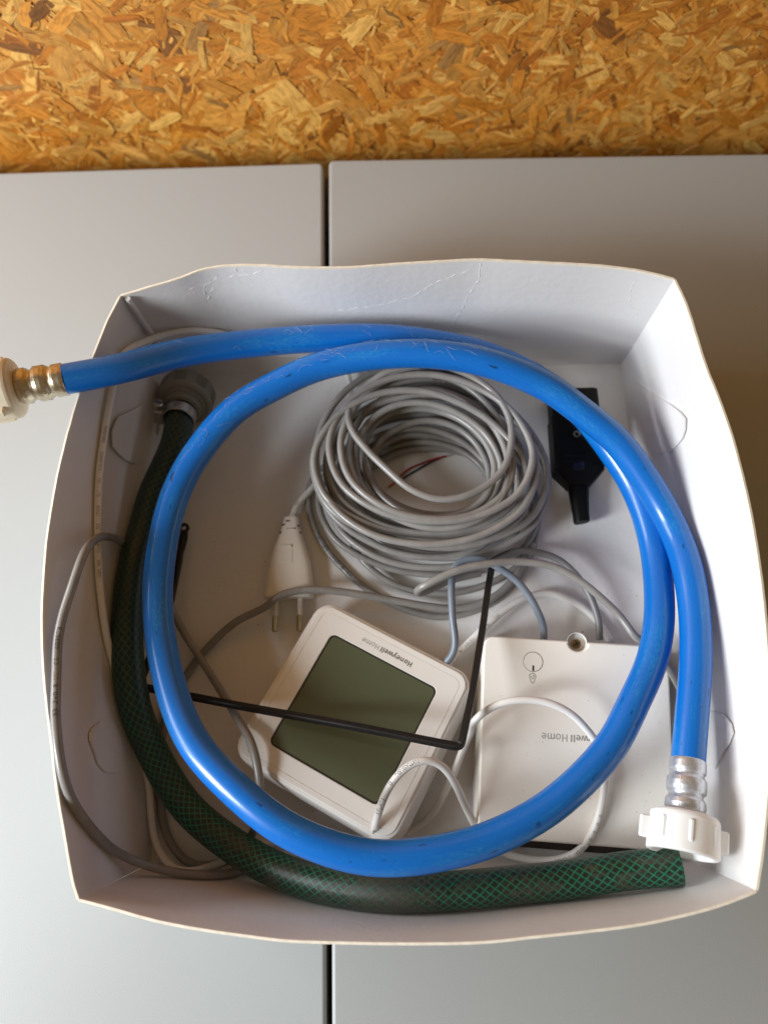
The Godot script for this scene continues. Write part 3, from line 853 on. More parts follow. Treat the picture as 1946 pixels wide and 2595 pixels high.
func strand_shape(asp: float) -> PackedVector2Array:
	var p := PackedVector2Array()
	var w := asp * 0.5
	var sk := rng.randf_range(-0.06, 0.06)
	for q in [[-0.5, -0.7], [-0.2, -1.0], [0.25, -0.95], [0.5, -0.75], [0.46, 0.6], [0.2, 1.0], [-0.25, 0.95], [-0.47, 0.7]]:
		p.append(Vector2(q[0] + rng.randf_range(-0.05, 0.05) + sk * q[1], w * q[1] * rng.randf_range(0.75, 1.1)))
	return p

func strand_into(st: SurfaceTool, p: PackedVector2Array, t: Transform3D, c: Color) -> void:
	st.set_color(c)
	var n := (t.basis * Vector3(0, 0, 1)).normalized()
	var sc := t.basis.x.length() * 16.0
	var m := p.size()
	var off := Vector2(p[0].x * 37.0, p[1].y * 91.0 + p[2].x * 17.0)
	for k in range(1, m - 1):
		tri(st, t * Vector3(p[0].x, p[0].y, 0), t * Vector3(p[k].x, p[k].y, 0), t * Vector3(p[k + 1].x, p[k + 1].y, 0), n, n, n, p[0] * sc + off, p[k] * sc + off, p[k + 1] * sc + off)
	for k in m:
		var l := (k + 1) % m
		var a := t * Vector3(p[k].x, p[k].y, 0)
		var b := t * Vector3(p[l].x, p[l].y, 0)
		var o := t.basis * Vector3(p[k].x + p[l].x, (p[k].y + p[l].y) * 4.0, 0)
		var c2 := t * Vector3(p[l].x * 1.01, p[l].y * 1.03, -0.1)
		var d := t * Vector3(p[k].x * 1.01, p[k].y * 1.03, -0.1)
		quad(st, a, b, c2, d, o)

func strand_mesh(p: PackedVector2Array, len: float, _z: float, c: Color) -> ArrayMesh:
	var st := begin()
	st.set_color(c)
	var m := p.size()
	var n := Vector3(0, 0, 1)
	var off := Vector2(p[0].x * 37.0, p[1].y * 91.0)
	for k in range(1, m - 1):
		tri(st, Vector3(p[0].x, p[0].y, 0) * len, Vector3(p[k].x, p[k].y, 0) * len, Vector3(p[k + 1].x, p[k + 1].y, 0) * len, n, n, n, p[0] * 0.9 + off, p[k] * 0.9 + off, p[k + 1] * 0.9 + off)
	for k in m:
		var l := (k + 1) % m
		quad(st, Vector3(p[k].x, p[k].y, 0), Vector3(p[l].x, p[l].y, 0), Vector3(p[l].x, p[l].y, -0.1), Vector3(p[k].x, p[k].y, -0.1), Vector3(p[k].x + p[l].x, p[k].y + p[l].y, 0))
	return st.commit()

func top_outline(c: PackedVector2Array, r: float) -> PackedVector2Array:
	# rounds the corners of a four-sided outline that runs the way rounded_rect does
	var p := PackedVector2Array()
	var n := c.size()
	for k in n:
		var a := (c[(k - 1 + n) % n] - c[k]).normalized()
		var b := (c[(k + 1) % n] - c[k]).normalized()
		for q in 9:
			var t := q / 8.0
			p.append((c[k] + a * r).lerp(c[k], t).lerp(c[k].lerp(c[k] + b * r, t), t))
	return p

func worktop(label: String, corners: Array, shade: Color) -> void:
	var w := thing("worktop", label, "worktop", Vector3.ZERO, "grey worktops side by side")
	var o := top_outline(v2(corners), 5.0)
	var st := begin()
	var loops := [[inset(o, 6.0), -34.0], [inset(o, 0.5), -34.0], [o, -33.0], [o, -2.6]]
	for k in range(1, 7):
		var a := PI / 2 * k / 6.0
		loops.append([inset(o, 2.6 * (1.0 - cos(a))), -2.6 + 2.6 * sin(a)])
	rings(st, loops, true)
	var m: StandardMaterial3D = M.top.duplicate()
	m.albedo_color = shade
	obj("top", st.commit(), m, w)
	var st2 := begin()
	rings(st2, [[inset(o, 4.0), -900.0], [inset(o, 4.0), -34.5]])
	obj("cabinet_side", st2.commit(), M.side, w)

func worktops() -> void:
	worktop("pale grey worktop under the beige hose fitting, left of the narrow gap", [-54.6, 430, -860, 430, -860, -375.5, -58.4, -363.7], srgb(174, 178, 177))
	worktop("grey worktop in the tray's shadow, with the straight corner right of the narrow gap", [760, 430, -51.3, 430, -53.6, -366.0, 760, -337.5], srgb(168, 170, 168))

# ---- the tray: walls run from the straight floor edge up to a bowed rim
var rims := {}
var feet := {}

func wall_at(k: String, u: float, v: float) -> Vector3:
	var r: PackedVector3Array = rims[k]
	var s := clampf(u, 0.0, 1.0) * (r.size() - 1)
	var i := mini(int(s), r.size() - 2)
	var top := r[i].lerp(r[i + 1], s - i)
	var foot: Vector3 = feet[k][0].lerp(feet[k][1], u)
	var w := pow(clampf(v, 0.0, 1.0), 0.48 if k == "front" else 0.6)   # the sides belly out above the fold
	return Vector3(lerpf(foot.x, top.x, w), lerpf(foot.y, top.y, v), lerpf(foot.z, top.z, w))

func wall_normal(k: String, u: float, v: float) -> Vector3:   # towards the inside
	var a := wall_at(k, maxf(u - 0.01, 0.0), v)
	var b := wall_at(k, minf(u + 0.01, 1.0), v)
	var n := (b - a).cross(wall_at(k, u, minf(v + 0.02, 1.0)) - wall_at(k, u, maxf(v - 0.02, 0.0))).normalized()
	if n.dot(Vector3(0, 0.06, 0) - wall_at(k, u, v)) < 0.0:
		n = -n
	return n

func tray() -> void:
	var t := thing("cardboard_tray", "shallow white cardboard tray with bowed sides holding hoses and cables", "box")
	var st := begin()
	rings(st, [[rounded_rect(169.5, 172.5, 1.0, -0.5, 0.5, 2), 0.25], [rounded_rect(169.5, 172.5, 1.0, -0.5, 0.5, 2), 1.5]], true, true)
	obj("bottom_panel", st.commit(), M.card, t)
	var c := {"rl": Vector3(-168, 1.2, -171.5), "rr": Vector3(166, 1.2, -169.5), "fl": Vector3(-167.5, 1.2, 170), "fr": Vector3(167, 1.2, 171)}
	var names := {"back": ["rl", "rr", RIM_BACK], "right": ["rr", "fr", RIM_RIGHT], "front": ["fl", "fr", RIM_FRONT], "left": ["rl", "fl", RIM_LEFT]}
	for k in names:
		rims[k] = smooth_path(v3(names[k][2]), 0.004, false, 3)
		feet[k] = [c[names[k][0]] * MM, c[names[k][1]] * MM]
	var walls := {}
	for k in names:
		walls[k] = panel(k, 0.0, 1.0, 0.0, 1.0, 0.0, -0.0011, "side_panel", t)
		rim_strip(k, 0.0, 1.0, 0.0, -0.0011, walls[k])
	for q in TABS:
		tab(q[0], v2(q[1]), q[2], q[3], walls[q[0]])
	for q in CREASES:
		crease("back", v2(q), walls["back"])
	# folded corner at the shaded rear corner
	var fold := smooth_path(PackedVector3Array([wall_at("back", 0.004, 0.03) + Vector3(0.0015, 0, 0.0015), wall_at("back", 0.006, 0.5) + Vector3(0.0018, 0, 0.0015), wall_at("back", 0.006, 0.98) + Vector3(0.0015, 0, 0.001)]), 0.004)
	obj("corner_fold", tube(fold, 0.0017, 10), M.card, walls["back"])

func panel(k: String, u0: float, u1: float, v0: float, v1: float, inner: float, outer: float, called: String, parent: Node) -> MeshInstance3D:
	var nu := maxi(4, int(96 * (u1 - u0)))
	var nv := 12
	var st := begin()
	for face in 2:
		var off := inner if face == 0 else outer
		var p := []
		var nn := []
		for i in nu + 1:
			for j in nv + 1:
				var u := lerpf(u0, u1, float(i) / nu)
				var v := lerpf(v0, v1, float(j) / nv)
				var n := wall_normal(k, u, v)
				p.append(wall_at(k, u, v) + n * off)
				nn.append(n if face == 0 else -n)
		for i in nu:
			for j in nv:
				var a := i * (nv + 1) + j
				var b := a + nv + 1
				tri(st, p[a], p[b], p[a + 1], nn[a], nn[b], nn[a + 1])
				tri(st, p[b], p[b + 1], p[a + 1], nn[b], nn[b + 1], nn[a + 1])
	for i in nu:
		var ua := lerpf(u0, u1, float(i) / nu)
		var ub := lerpf(u0, u1, float(i + 1) / nu)
		quad(st, wall_at(k, ua, v1) + wall_normal(k, ua, v1) * inner, wall_at(k, ub, v1) + wall_normal(k, ub, v1) * inner, wall_at(k, ub, v1) + wall_normal(k, ub, v1) * outer, wall_at(k, ua, v1) + wall_normal(k, ua, v1) * outer, Vector3.UP)
	for e in [u0, u1]:
		for j in nv:
			var va := lerpf(v0, v1, float(j) / nv)
			var vb := lerpf(v0, v1, float(j + 1) / nv)
			quad(st, wall_at(k, e, va) + wall_normal(k, e, va) * inner, wall_at(k, e, vb) + wall_normal(k, e, vb) * inner, wall_at(k, e, vb) + wall_normal(k, e, vb) * outer, wall_at(k, e, va) + wall_normal(k, e, va) * outer, (wall_at(k, e, va) - wall_at(k, 0.5, va)))
	return obj(called, st.commit(), M.card, parent)

func rim_strip(k: String, u0: float, u1: float, inner: float, outer: float, parent: Node) -> void:
	# the raw brown-cream cut edge of the card, a hair above the coated faces and slightly uneven
	var nu := 160
	var n1 := noise(9.0, 61, 3)
	var st := begin()
	var rows := []
	for i in nu + 1:
		var u := lerpf(u0, u1, float(i) / nu)
		var n := wall_normal(k, u, 0.99)
		var jag := n1.get_noise_2d(u * 3.0, k.length() * 7.0) * 0.0003
		var top := wall_at(k, u, 1.0) + Vector3(0, 0.0004 + jag, 0)
		rows.append([wall_at(k, u, 0.99) + n * (inner + 0.00012), top + n * (inner + 0.0001), top + n * (outer - 0.0001), wall_at(k, u, 0.99) + n * (outer - 0.00012), n])
	for i in nu:
		var a: Array = rows[i]
		var b: Array = rows[i + 1]
		quad(st, a[0], b[0], b[1], a[1], a[4])
		quad(st, a[1], b[1], b[2], a[2], Vector3.UP)
		quad(st, a[2], b[2], b[3], a[3], -a[4])
	obj("cut_edge", st.commit(), M.cut, parent)

func tab(k: String, P: PackedVector2Array, low: float, high: float, parent: Node) -> void:
	# a punched tongue of card standing a little off the side
	var t := Geometry2D.triangulate_polygon(P)
	var st := begin()
	var p := []
	var b := []
	var nn := []
	var lo := 9.0
	var hi := -9.0
	for q in P:
		lo = minf(lo, q.y)
		hi = maxf(hi, q.y)
	for q: Vector2 in P:
		var n := wall_normal(k, q.x, q.y)
		var off := lerpf(low, high, (q.y - lo) / (hi - lo)) * MM
		p.append(wall_at(k, q.x, q.y) + n * off)
		b.append(wall_at(k, q.x, q.y) + n * (off - 0.0012))
		nn.append(n)
	for i in range(0, t.size(), 3):
		tri(st, p[t[i]], p[t[i + 1]], p[t[i + 2]], nn[t[i]], nn[t[i + 1]], nn[t[i + 2]])
	var mid := Vector3.ZERO
	for q in p:
		mid += q / float(p.size())
	for i in P.size():
		var j := (i + 1) % P.size()
		quad(st, p[i], p[j], b[j], b[i], (p[i] + p[j]) * 0.5 - mid)
	obj("tab", st.commit(), M.card, parent)

func crease(k: String, P: PackedVector2Array, parent: Node) -> void:
	var pts := PackedVector3Array()
	for i in P.size() - 1:
		var n := maxi(3, int(P[i].distance_to(P[i + 1]) / 0.012))
		for q in n:
			var w := P[i].lerp(P[i + 1], float(q) / n) + Vector2(rng.randf_range(-0.002, 0.002), rng.randf_range(-0.007, 0.007))
			pts.append(wall_at(k, w.x, w.y) - wall_normal(k, w.x, w.y) * 0.0003)
	var c := smooth_path(pts, 0.001, false, 0)
	var st := begin()
	var m := tube(c, 0.00045, 8, false, 0.35)
	obj("crease", m, M.card, parent)

# ---- heating controls
func frame_of(o: Vector3, x: Vector3, y: Vector3, z: Vector3) -> Transform3D:
	return Transform3D(Basis(x, y, z), o * MM)

func thermostat() -> void:
	var t := thing("thermostat", "white square thermostat with a large dark green screen, lying tilted upside down", "thermostat")
	t.transform = frame_of(Vector3(-33.82, 34.5, 81.72), Vector3(0.8722, 0.0648, 0.4849), Vector3(0.0095, 0.9888, -0.1492), Vector3(-0.4891, 0.1348, 0.8618)).orthonormalized()
	var st := begin()
	rings(st, [[rounded_rect(52, 52, 12, 3.0, 1.4), -25.0], [rounded_rect(55.5, 55.5, 19, 3.0, 1.4), -25.0], [rounded_rect(57.2, 57.2, 19, 3.0, 1.4), -23.5], [rounded_rect(57.6, 57.6, 18.0, 2.6, 1.2), -20.0], [rounded_rect(57.0, 57.0, 15.0, 1.0, 0.6), -8.0], [rounded_rect(56.6, 56.6, 12.0), -2.6], [rounded_rect(56.0, 56.0, 11.2), -1.5], [rounded_rect(55.2, 55.2, 10.4), -1.05], [rounded_rect(54.6, 54.6, 9.8), -1.05]], true, true)
	obj("back_shell", st.commit(), M.white, t)
	st = begin()
	var wx := 38.7
	var wz := 39.5
	var loops := [[rounded_rect(54.3, 54.5, 9.4), -1.6], [rounded_rect(54.3, 54.5, 9.4), -0.75]]
	for k in range(1, 6):
		var a := PI / 2 * k / 5.0
		loops.append([rounded_rect(54.3 - 0.9 * (1 - cos(a)), 54.5 - 0.9 * (1 - cos(a)), 9.4 - 0.9 * (1 - cos(a))), -0.75 + 0.75 * sin(a)])
	loops.append_array([[rounded_rect(50.6, 50.8, 6.4), 0.0], [rounded_rect(50.5, 50.7, 6.3), -0.35], [rounded_rect(50.15, 50.35, 6.0), -0.35], [rounded_rect(50.0, 50.2, 5.8), 0.0]])
	loops.append_array([[rounded_rect(wx + 0.5, wz + 0.5, 4.4, 0.1, 0.8), 0.0], [rounded_rect(wx + 0.15, wz + 0.15, 4.2, 0.1, 0.8), -0.18], [rounded_rect(wx, wz, 4.1, 0.1, 0.8), -1.3]])
	rings(st, loops)
	obj("front_plate", st.commit(), M.white, t)
	st = begin()
	rings(st, [[rounded_rect(wx - 0.05, wz - 0.05, 4.0, 0.1, 0.8), -1.3], [rounded_rect(wx - 0.05, wz - 0.05, 4.0, 0.1, 0.8), -0.45], [rounded_rect(wx - 1.0, wz - 1.0, 3.4, 0.1, 0.8), -0.5], [rounded_rect(wx - 1.05, wz - 1.05, 3.4, 0.1, 0.8), -0.9]])
	obj("screen_seal", st.commit(), M.gasket, t)
	st = begin()
	rings(st, [[rounded_rect(wx - 0.9, wz - 0.9, 3.4, 0.1, 0.8), -1.1], [rounded_rect(wx - 0.9, wz - 0.9, 3.4, 0.1, 0.8), -0.62]], true)
	obj("screen", st.commit(), M.screen, t)
	var x := Vector3(-1, 0, 0)
	var y := Vector3(0, 0, 1)
	obj("lettering", flat_text("Honeywell", "Droid Sans", true, Vector3(17.0, 0.03, -46.0) * MM, x, y, 22.4 * MM), M.ink, t)
	obj("lettering", flat_text("Home", "Droid Sans", false, Vector3(-6.9, 0.03, -46.0) * MM, x, y, 12.2 * MM), M.ink_pale, t)
	obj("lettering", flat_text(".", "Droid Sans", true, Vector3(-18.4, 0.03, -41.4) * MM, x, y, 0.5 * MM), M.ink_pale, t)

func receiver() -> void:
	var t := thing("receiver_box", "flat white receiver box with a round button and a screw in its edge", "receiver box")
	t.transform = frame_of(Vector3(102.88, 30.0, 99.37), Vector3(0.9962, 0, 0.0876), Vector3(0, 1, 0), Vector3(-0.0876, 0, 0.9962)).orthonormalized()
	# outline with a half-round notch in the edge nearest the cables
	var o := PackedVector2Array()
	var rr := rounded_rect(58.6, 60.4, 7.0, 0, 0, 8)
	for k in rr.size():
		o.append(rr[k])
		if k == 26:   # last point of the corner at (-x, -z)
			for q in 17:
				var a := PI * (1.0 - q / 16.0)
				o.append(Vector2(1.5 + 6.4 * cos(a), -60.4 + 6.2 * sin(a)))
	var st := begin()
	var loops := [[inset(o, -1.4), -12.0], [inset(o, -0.6), -8.0], [inset(o, 0.0), -1.6]]
	for k in range(1, 6):
		var a := PI / 2 * k / 5.0
		loops.append([inset(o, 1.4 * (1 - cos(a))), -1.6 + 1.6 * sin(a)])
	rings(st, loops, true)
	obj("cover", st.commit(), M.receiver, t)
	st = begin()
	var b := rounded_rect(60.6, 62.2, 8.0, 0, -0.2, 8)
	rings(st, [[inset(b, 2.5), -28.3], [inset(b, 0.6), -28.3], [b, -27.0], [inset(b, 0.2), -13.0], [inset(b, 0.8), -12.2], [inset(b, 3.5), -12.2]], true, true)
	obj("base", st.commit(), M.receiver_base, t)
	obj("dark_slab", box_mesh(Transform3D(Basis(), Vector3(2.0, -27.2, 4.0) * MM), Vector3(58.0, 1.0, 63.5) * MM, 0.0004), M.dark_brown, t)  # thin dark brown slab under the base, reaching past its front edge
	# screw well and cross-head screw
	obj("screw_well", turned([-7.0, 5.9, -3.4, 5.9, -3.2, 6.3, -6.0, 6.3], Vector3(1.5, 0, -60.2) * MM, Vector3.UP, 32), M.receiver_base, t)
	obj("screw_seat", turned([-6.8, 0.0, -6.8, 5.9], Vector3(1.5, 0, -60.2) * MM, Vector3.DOWN * -1.0, 32), M.receiver_base, t)
	var sc := obj("screw", turned([-6.8, 3.0, -4.6, 3.0, -4.0, 2.5, -3.8, 1.6, -3.75, 0.0], Vector3(1.5, 0, -59.4) * MM, Vector3.UP, 28), M.brass, t)
	st = begin()
	for q in 2:
		bevel_box(st, Transform3D(Basis(Vector3.UP, 0.5 + q * PI / 2), Vector3(1.5, -3.72, -59.4) * MM), Vector3(2.0, 0.12, 0.45) * MM, 0.00005)
	obj("cross_slot", st.commit(), M.gasket, sc)
	# button with its seam, mark and the printed drop below it
	var c := Vector3(-26.8, 0, -45.7)
	obj("button_seam", turned([0.0, 6.35, 0.04, 6.3, 0.04, 6.0, 0.0, 5.95], c * MM, Vector3.UP, 48), M.ink, t)
	var bt := obj("button", turned([0.0, 5.98, 0.14, 5.9, 0.2, 5.6, 0.2, 0.0], c * MM, Vector3.UP, 48), M.receiver, t)
	st = begin()
	rings(st, [[rounded_rect(0.6, 1.8, 0.55, c.x + 0.1, c.z + 4.0, 4), 0.15], [rounded_rect(0.6, 1.8, 0.55, c.x + 0.1, c.z + 4.0, 4), 0.26]], true)
	obj("mark", st.commit(), M.ink_black, bt)
	st = begin()
	var drop := PackedVector2Array()
	for q in 33:
		var a := TAU * q / 32.0
		var w := 2.0 * cos(a)
		var hgt := 1.9 * sin(a) if sin(a) < 0 else 4.2 * pow(sin(a), 1.0)
		if sin(a) > 0:
			w *= 1.0 - 0.35 * sin(a)
		drop.append(Vector2(-27.0 + w, -36.6 + hgt))
	drop.remove_at(32)
	stroke(st, drop, 0.5, 0.03, true)
	stroke(st, v2([-28.1, -36.8, -27.7, -35.6, -27.0, -34.6, -26.3, -35.6, -25.9, -36.8, -26.3, -37.4, -26.9, -37.0, -27.1, -36.4]), 0.45, 0.045)
	obj("printed_drop", st.commit(), M.ink_pale, t)
	var x := Vector3(-1, 0, 0)
	var y := Vector3(0, 0, 1)
	obj("lettering", flat_text("Honeywell", "Droid Sans", true, Vector3(24.0, 0.03, -2.5) * MM, x, y, 27.0 * MM), M.ink_pale, t)
	obj("lettering", flat_text("Home", "Droid Sans", false, Vector3(-5.2, 0.03, -2.5) * MM, x, y, 15.6 * MM), M.ink_pale, t)
	obj("lettering", flat_text(".", "Droid Sans", true, Vector3(-20.0, 0.03, 2.8) * MM, x, y, 0.6 * MM), M.ink_pale, t)

func black_connector() -> void:
	var t := thing("appliance_connector", "black plastic mains connector without a cable, beside the grey cable coil", "connector")
	var c0 := Vector3(124.6, 13.5, -140.0)
	var body := [[c0 + Vector3(0, 0, -0.5), 15.8, 10.2], [c0, 16.6, 11.0], [Vector3(124.4, 13.5, -120), 17.0, 11.4], [Vector3(124.0, 13.5, -119.4), 17.4, 11.8], [Vector3(123.4, 13.5, -81.5), 17.2, 11.6], [Vector3(123.3, 13.4, -79.5), 16.8, 11.4], [Vector3(123.0, 13.2, -70.5), 8.6, 9.0], [Vector3(123.0, 13.2, -69.2), 7.6, 8.2]]
	obj("body", loft(body, Vector3.RIGHT, 9.0, 48), M.iec, t)
	obj("cable_sleeve", loft([[Vector3(123.0, 13.0, -70.0), 7.4, 6.6], [Vector3(123.0, 12.6, -62), 6.6, 6.0], [Vector3(123.2, 12.2, -50), 5.6, 5.6], [Vector3(123.3, 12.0, -45.0), 5.5, 5.5], [Vector3(123.4, 12.0, -44.2), 5.1, 5.1]], Vector3.RIGHT, 2.6, 32), M.iec, t)
	var sc := obj("screw", turned([0.0, 2.4, 0.6, 2.3, 0.9, 1.8, 0.9, 0.9, 0.2, 0.9, 0.2, 0.0], Vector3(122.6, 25.0, -104.6) * MM, Vector3.UP, 24), M.steel, t)
	for k in 3:
		obj("grip_rib", box_mesh(Transform3D(Basis(Vector3.UP, 0.02), Vector3(117.7, 25.3, -93.0 + k * 4.4) * MM), Vector3(6.4, 0.55, 0.75) * MM, 0.0004), M.iec, t)
	obj("rating_plate", box_mesh(Transform3D(Basis(), Vector3(121.9, 25.1, -78.0 - 3.5) * MM), Vector3(4.0, 0.25, 2.8) * MM, 0.0002), M.label, t)

func loop_at(P: Array, closed: bool) -> PackedVector3Array:
	return smooth_path(v3(P), 0.0025, closed, 3)

func cable_coil() -> void:
	var t := thing("signal_cable", "long grey signal cable coiled mid-tray, one end looped over the tray's side", "cable")
	var r := 0.0024
	var count := 0
	for P in LOOPS:
		var c := loop_at(P, true)
		obj("cable_loop", tube(c, r, 14, true), M.grey, t)
		if count in [2, 5, 9]:
			tube_text("95515 m", c, r, Vector3(P[3 * (10 - count / 3)], P[1], P[3 * (10 - count / 3) + 2]), 1, 2.6, Vector3(0, 1, 0.35), M.ink_black, t)
		count += 1
	var top := loop_at(TOPLOOP, true)
	obj("cable_loop", tube(top, r, 14, true), M.grey, t)
	tube_text("33 2x0.8 mm", top, r, Vector3(TOPLOOP[9], TOPLOOP[10], TOPLOOP[11]), -1, 2.8, Vector3(0, 1, 0.35), M.ink_black, t)
	var loose := loop_at(LOOSE, true)
	obj("cable_loop", tube(loose, r, 14, true), M.grey, t)
	tube_text("-12, 33  2x0.8 mm", loose, r, Vector3(LOOSE[6], LOOSE[7], LOOSE[8]), 1, 3.0, Vector3(0.1, 1, 0.3), M.ink_black, t)
	var tail := loop_at(TAIL, false)
	obj("cable_end", tube(tail, 0.0026, 16), M.grey, t)
	tube_text("33 2x0.8 MM  CE  403573", tail, 0.0026, Vector3(-187.6, 114.0, 81.4), -1, 2.6, Vector3(0.35, 1, 0.0), M.ink_black, t)
	# stripped end with two cores inside the coil
	obj("red_core", tube(smooth_path(v3([32.2, 6.0, -98.5, 22.5, 6.0, -96.3, 14.0, 5.0, -93.7, 5.4, 4.0, -90.5, -2.0, 3.0, -84.8]), 0.001), 0.0007, 10), M.red, t)
	obj("blue_core", tube(smooth_path(v3([29.8, 4.0, -98.7, 21.3, 4.0, -95.1, 12.7, 3.0, -90.7, 4.1, 3.0, -85.8, 0.4, 3.0, -83.4]), 0.001), 0.0007, 10), M.navy, t)
	obj("bare_strands", tube(smooth_path(v3([-1.4, 3.0, -84.5, -5.7, 3.0, -80.4, -10.0, 3.0, -77.4]), 0.001), 0.0007, 8, false, 0.3), M.copper, t)

func power_cord() -> void:
	var t := thing("power_cord", "white power cord with a flat two-pin plug, looped over the white controls", "power cord")
	var c := smooth_path(v3(CORD), 0.0025, false, 4)
	var r := 0.0023
	obj("cord", tube(c, r, 14), M.cord, t)
	var d := smooth_path(v3(W4), 0.0025, false, 3)
	obj("cord", tube(d, 0.0025, 14), M.cord, t)
	var up := Vector3(0, 1, 0.1)
	tube_text("TONGYUAN    INDUSTRIAL  CO., LTD.   60227   IEC   52(RVV)   300/300V", c, r, Vector3(-208.5, 30.0, -112.8), 1, 1.7, Vector3(0.5, 1, 0.1), M.ink_black, t)
	tube_text("0.75mm", c, r, Vector3(-23.1, 36.0, 153.8), 1, 2.3, Vector3(-0.1, 1, 0.2), M.ink_black, t)
	tube_text("(FLAT)", c, r, Vector3(-19.0, 54.0, 138.2), 1, 2.3, Vector3(-0.2, 1, 0.0), M.ink_black, t)
	tube_text("O  TONGYUAN", c, r, Vector3(-11.1, 63.0, 121.8), 1, 2.3, Vector3(-0.2, 1, -0.2), M.ink_black, t)
	tube_text("34545-1  <OVE>   o  o  o  o", c, r, Vector3(87.3, 18.0, 169.3), 1, 1.9, up, M.ink, t)
	tube_text("S  <OVE>   o o o   IEC", d, 0.0025, Vector3(35.0, 8.0, 42.1), 1, 2.0, up, M.ink, t)
	tube_text("CO., LTD", c, r, Vector3(-74.4, 8.0, -66.7), -1, 1.7, Vector3(-0.3, 1, 0), M.ink_black, t)
	# plug: strain relief, flattened body, two sleeved pins
	var b := [[Vector3(-79.0, 9, -54.8), 4.6, 4.2], [Vector3(-79.0, 9, -54.2), 5.2, 4.7], [Vector3(-79.2, 9, -47), 6.6, 5.2], [Vector3(-79.3, 9, -41.2), 8.1, 5.7], [Vector3(-79.4, 9, -38), 9.3, 6.2], [Vector3(-79.5, 9, -31), 11.8, 6.8], [Vector3(-79.6, 9, -23), 14.2, 7.0], [Vector3(-79.7, 9, -16), 15.5, 7.1], [Vector3(-79.8, 9, -6), 16.3, 7.1], [Vector3(-79.9, 9, -3.3), 16.5, 7.1], [Vector3(-79.9, 9, -3.1), 16.9, 7.4], [Vector3(-80.0, 9, 2.2), 17.1, 7.4], [Vector3(-80.0, 9, 2.8), 16.4, 6.8]]
	var body := obj("plug_body", loft(b, Vector3.RIGHT, 3.2, 48), M.plug, t)
	for q in [[-51.2, 1.7, -1.6], [-48.6, 1.6, -4.2], [-45.6, 3.6, 0.8], [-43.0, 2.2, -5.4], [-47.6, 1.0, 5.6], [-42.6, 1.4, 6.6]]:
		obj("relief_slot", loft([[Vector3(-79.3 + q[2] - q[1], 13.6, q[0]), 0.2, 0.2], [Vector3(-79.3 + q[2] - q[1] + 0.3, 13.7 - absf(q[2]) * 0.14, q[0]), 0.75, 0.75], [Vector3(-79.3 + q[2] + q[1] - 0.3, 13.7 - absf(q[2]) * 0.14, q[0]), 0.75, 0.75], [Vector3(-79.3 + q[2] + q[1], 13.6, q[0]), 0.2, 0.2]], Vector3.UP, 2.0, 14), M.ink, body)
	obj("grip_pad", box_mesh(Transform3D(Basis(Vector3.RIGHT, -0.05), Vector3(-82.0, 15.7, -26.4) * MM), Vector3(5.2, 0.5, 6.2) * MM, 0.0004), M.plug, body)
	obj("grip_lip", box_mesh(Transform3D(Basis(Vector3.RIGHT, 0.2), Vector3(-82.2, 15.9, -32.6) * MM), Vector3(4.6, 1.2, 0.9) * MM, 0.0005), M.plug, body)
	for k in 6:
		obj("grip_ridge", box_mesh(Transform3D(Basis(), Vector3(-82.0, 16.25, -28.2 + k * 1.25) * MM), Vector3(4.9, 0.22, 0.28) * MM, 0.00012), M.plug, body)
	for s in [[-88.8, -89.6], [-72.2, -72.8]]:
		var pin := obj("pin", turned([12.0, 2.05, 21.4, 2.05, 22.4, 1.8, 23.0, 1.2, 23.1, 0.0], Vector3(s[0], 9, 2.8) * MM, Vector3(s[1] - s[0], 0, 23), 24), M.pin, t)
		obj("pin_sleeve", turned([-1.0, 1.9, 12.2, 1.75], Vector3(s[0], 9, 2.8) * MM, Vector3(s[1] - s[0], 0, 23), 24), M.plug, pin)

func loose_cables() -> void:
	var a := obj("grey_lead", tube(smooth_path(v3(W1), 0.0025, false, 4), 0.0025, 16), M.grey)
	tag(a, "light grey cable bent back in a hairpin in front of the coil", "cable")
	var b := obj("bluish_lead", tube(smooth_path(v3(W2), 0.0025, false, 3), 0.0024, 16), M.bluish)
	tag(b, "bluish grey lead from the thermostat's edge over to the receiver box", "cable")
	var c := obj("dark_grey_lead", tube(smooth_path(v3(W3), 0.0025, false, 3), 0.0024, 16), M.darkgrey)
	tag(c, "dark grey cable curving from under the coil down behind the receiver box", "cable")

func stand() -> void:
	var t := thing("wire_stand", "black bent steel bar resting across the thermostat's screen", "stand")
	var P := v3(ROD)
	# a square bar: straight runs with tight bends
	var pts := PackedVector3Array()
	for i in P.size() - 1:
		var n := maxi(2, int(P[i].distance_to(P[i + 1]) / 0.0015))
		for q in n:
			pts.append(P[i].lerp(P[i + 1], float(q) / n))
	pts.append(P[P.size() - 1])
	for k in 5:
		var was := pts.duplicate()
		for i in range(1, pts.size() - 1):
			pts[i] = was[i] * 0.5 + (was[i - 1] + was[i + 1]) * 0.25
	obj("bar", square_bar(pts, Vector3(0, 0.75, -0.66), 0.0021, 0.0021), M.rod, t)
	# flattened lug with a hole at the free end
	var o := v3(LUG)
	var d := (o[1] - o[0]).normalized()
	var st := begin()
	var bs := basis_along(Vector3.UP - d * d.y)
	lathe(st, [-0.8, 1.7, -0.8, 3.7, 0.8, 3.7, 0.8, 1.7, -0.8, 1.7], o[0], bs, 28)
	obj("lug", st.commit(), M.rod, t)
	obj("lug_neck", loft([[o[0] * 1000.0 + d * 3.0, 3.2, 0.8], [o[0] * 1000.0 + d * 9.0, 3.4, 0.9], [o[1] * 1000.0, 1.8, 1.6]], Vector3.RIGHT, 6.0, 24), M.rod, t)

